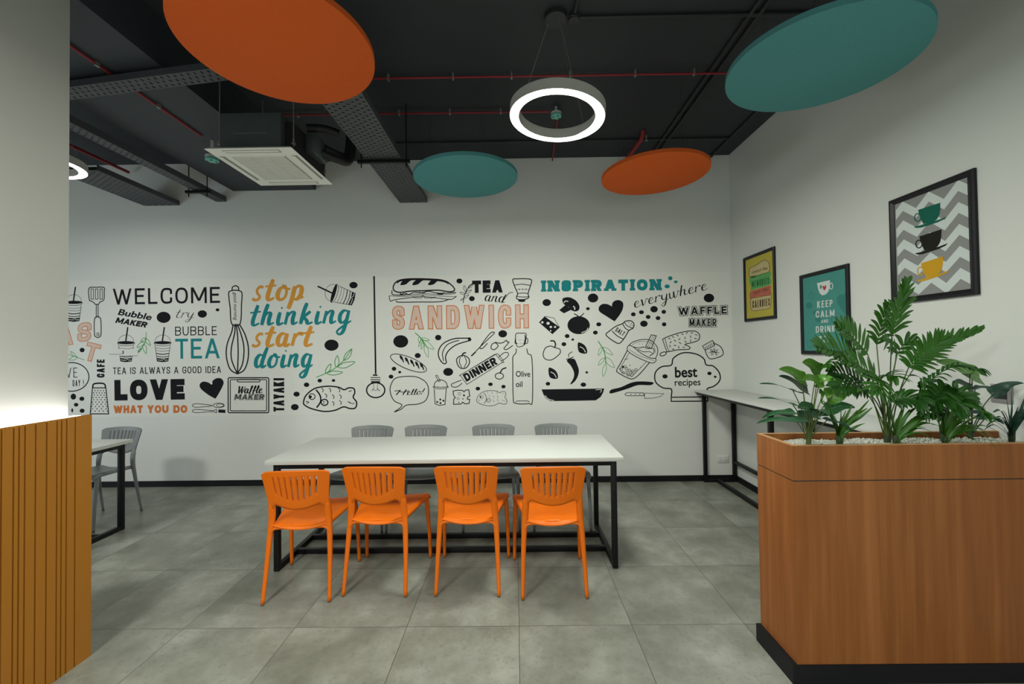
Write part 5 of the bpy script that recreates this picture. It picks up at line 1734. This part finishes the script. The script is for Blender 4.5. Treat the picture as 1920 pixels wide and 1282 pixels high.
a = Pa(); a.fill([(225, 882), (320, 862), (515, 826), (526, 880), (515, 1010), (460, 1032), (380, 1046), (240, 1052)], 'bread_cream', 0, n=3); a.line([(225, 882), (320, 862), (515, 826), (526, 880), (515, 1010), (460, 1032), (380, 1046), (240, 1052)], 6, 'ink_brown', 1, True); caps(a, 'CALORIES', (248, 1022), (505, 982), 110, 10, 'ink_brown', 2, up=V1); a.done('lower_bread_print')
Pa, _ = poster('framed teal poster with cup and white lettering, middle of the three frames', 3.524, 3.014, 1.402, 2.061, (1490, 480, 6.41), 'print_teal', .030)
a = Pa(); a.fill([(268, 325), (425, 288), (420, 385), (402, 430), (370, 463), (330, 472), (302, 448), (283, 400)], 'print_white', 1, smooth=False); a.ell(438, 360, 19, 36, 10, 'print_white', 1); a.fill([(357, 412), (340, 388), (335, 366), (345, 357), (356, 368), (368, 351), (378, 360), (374, 385)], 'heart_red', 2); a.fill([(303, 352), (325, 346), (325, 388), (303, 394)], 'print_teal', 2, smooth=False); a.done('cup_print')
a = Pa()
for txt, p0, p1, h, w in (('KEEP', (270, 625), (455, 604), 82, 12), ('CALM', (253, 742), (478, 722), 80, 12), ('AND', (320, 803), (402, 797), 38, 6), ('DRINK', (255, 922), (485, 908), 78, 12), ('TEA', (292, 1040), (440, 1028), 76, 12)):
    caps(Pa(), txt, p0, p1, h, w, 'print_white', 1, up=V1, gap=.2).done(txt.lower() + '_lettering', 'white lettering')
for q in ((172, 592, 40, 38), (240, 680, 24, 26), (280, 760, 32, 34)):
    Pa().dot(*q, 'print_teal_dark').done('motif_print')
Pa().fill([(620, 690), (560, 640), (512, 560), (512, 500), (545, 465), (580, 462), (618, 455)], 'print_teal_dark').done('heart_print')
for q in ((200, 480, 26, 46, 7, -20), (500, 770, 60, 46, 6, 20), (180, 1060, 30, 40, 6, 0), (560, 900, 40, 60, 6, 0)):
    Pa().ell(*q[:5], 'print_teal_dark', rot=q[5]).done('motif_print')
Pa, _ = poster('framed grey zigzag poster with three stacked cups, nearest of the frames', 2.674, 2.179, 1.729, 2.388, (1650, 300, 4.42), 'print_grey', .034)
a = Pa()
xs = [130, 187, 298, 402, 529, 645, 744]
by = [418, 343, 398, 260, 322, 165, 208]
pt = [77, 78.5, 79.5, 84, 87, 91, 92]
for k in range(5):
    top = [(x + k * 5.2, by[i] + 2 * k * pt[i]) for i, x in enumerate(xs)]
    bot = [(x + k * 5.2 + 2.6, by[i] + (2 * k + 1) * pt[i]) for i, x in enumerate(xs)]
    for i in range(6):
        a.put([top[i], top[i + 1], bot[i + 1], bot[i]], [(0, 1, 2, 3)], 'print_white', 0)
a.done('zigzag_print')
for nm, mat, dx, dy, sx in (('green_cup_print', 'cup_green', 0, 0, 1), ('black_cup_print', 'cup_black', 10, 220, 1), ('yellow_cup_print', 'cup_yellow', 24, 443, 1)):
    a = Pa(); Q = lambda L: [(x + dx, y + dy) for x, y in L]
    a.fill(Q([(315, 413), (500, 353), (497, 420), (488, 460), (470, 492), (440, 512), (360, 530), (338, 490), (324, 450)]), mat, 1, smooth=False)
    a.ell(312 + dx, 476 + dy, 25, 32, 9, mat, 1)
    a.fill(Q([(278, 553), (335, 540), (480, 496), (553, 468), (535, 488), (480, 515), (340, 560), (300, 563)]), mat, 1, smooth=False)
    a.done(nm)
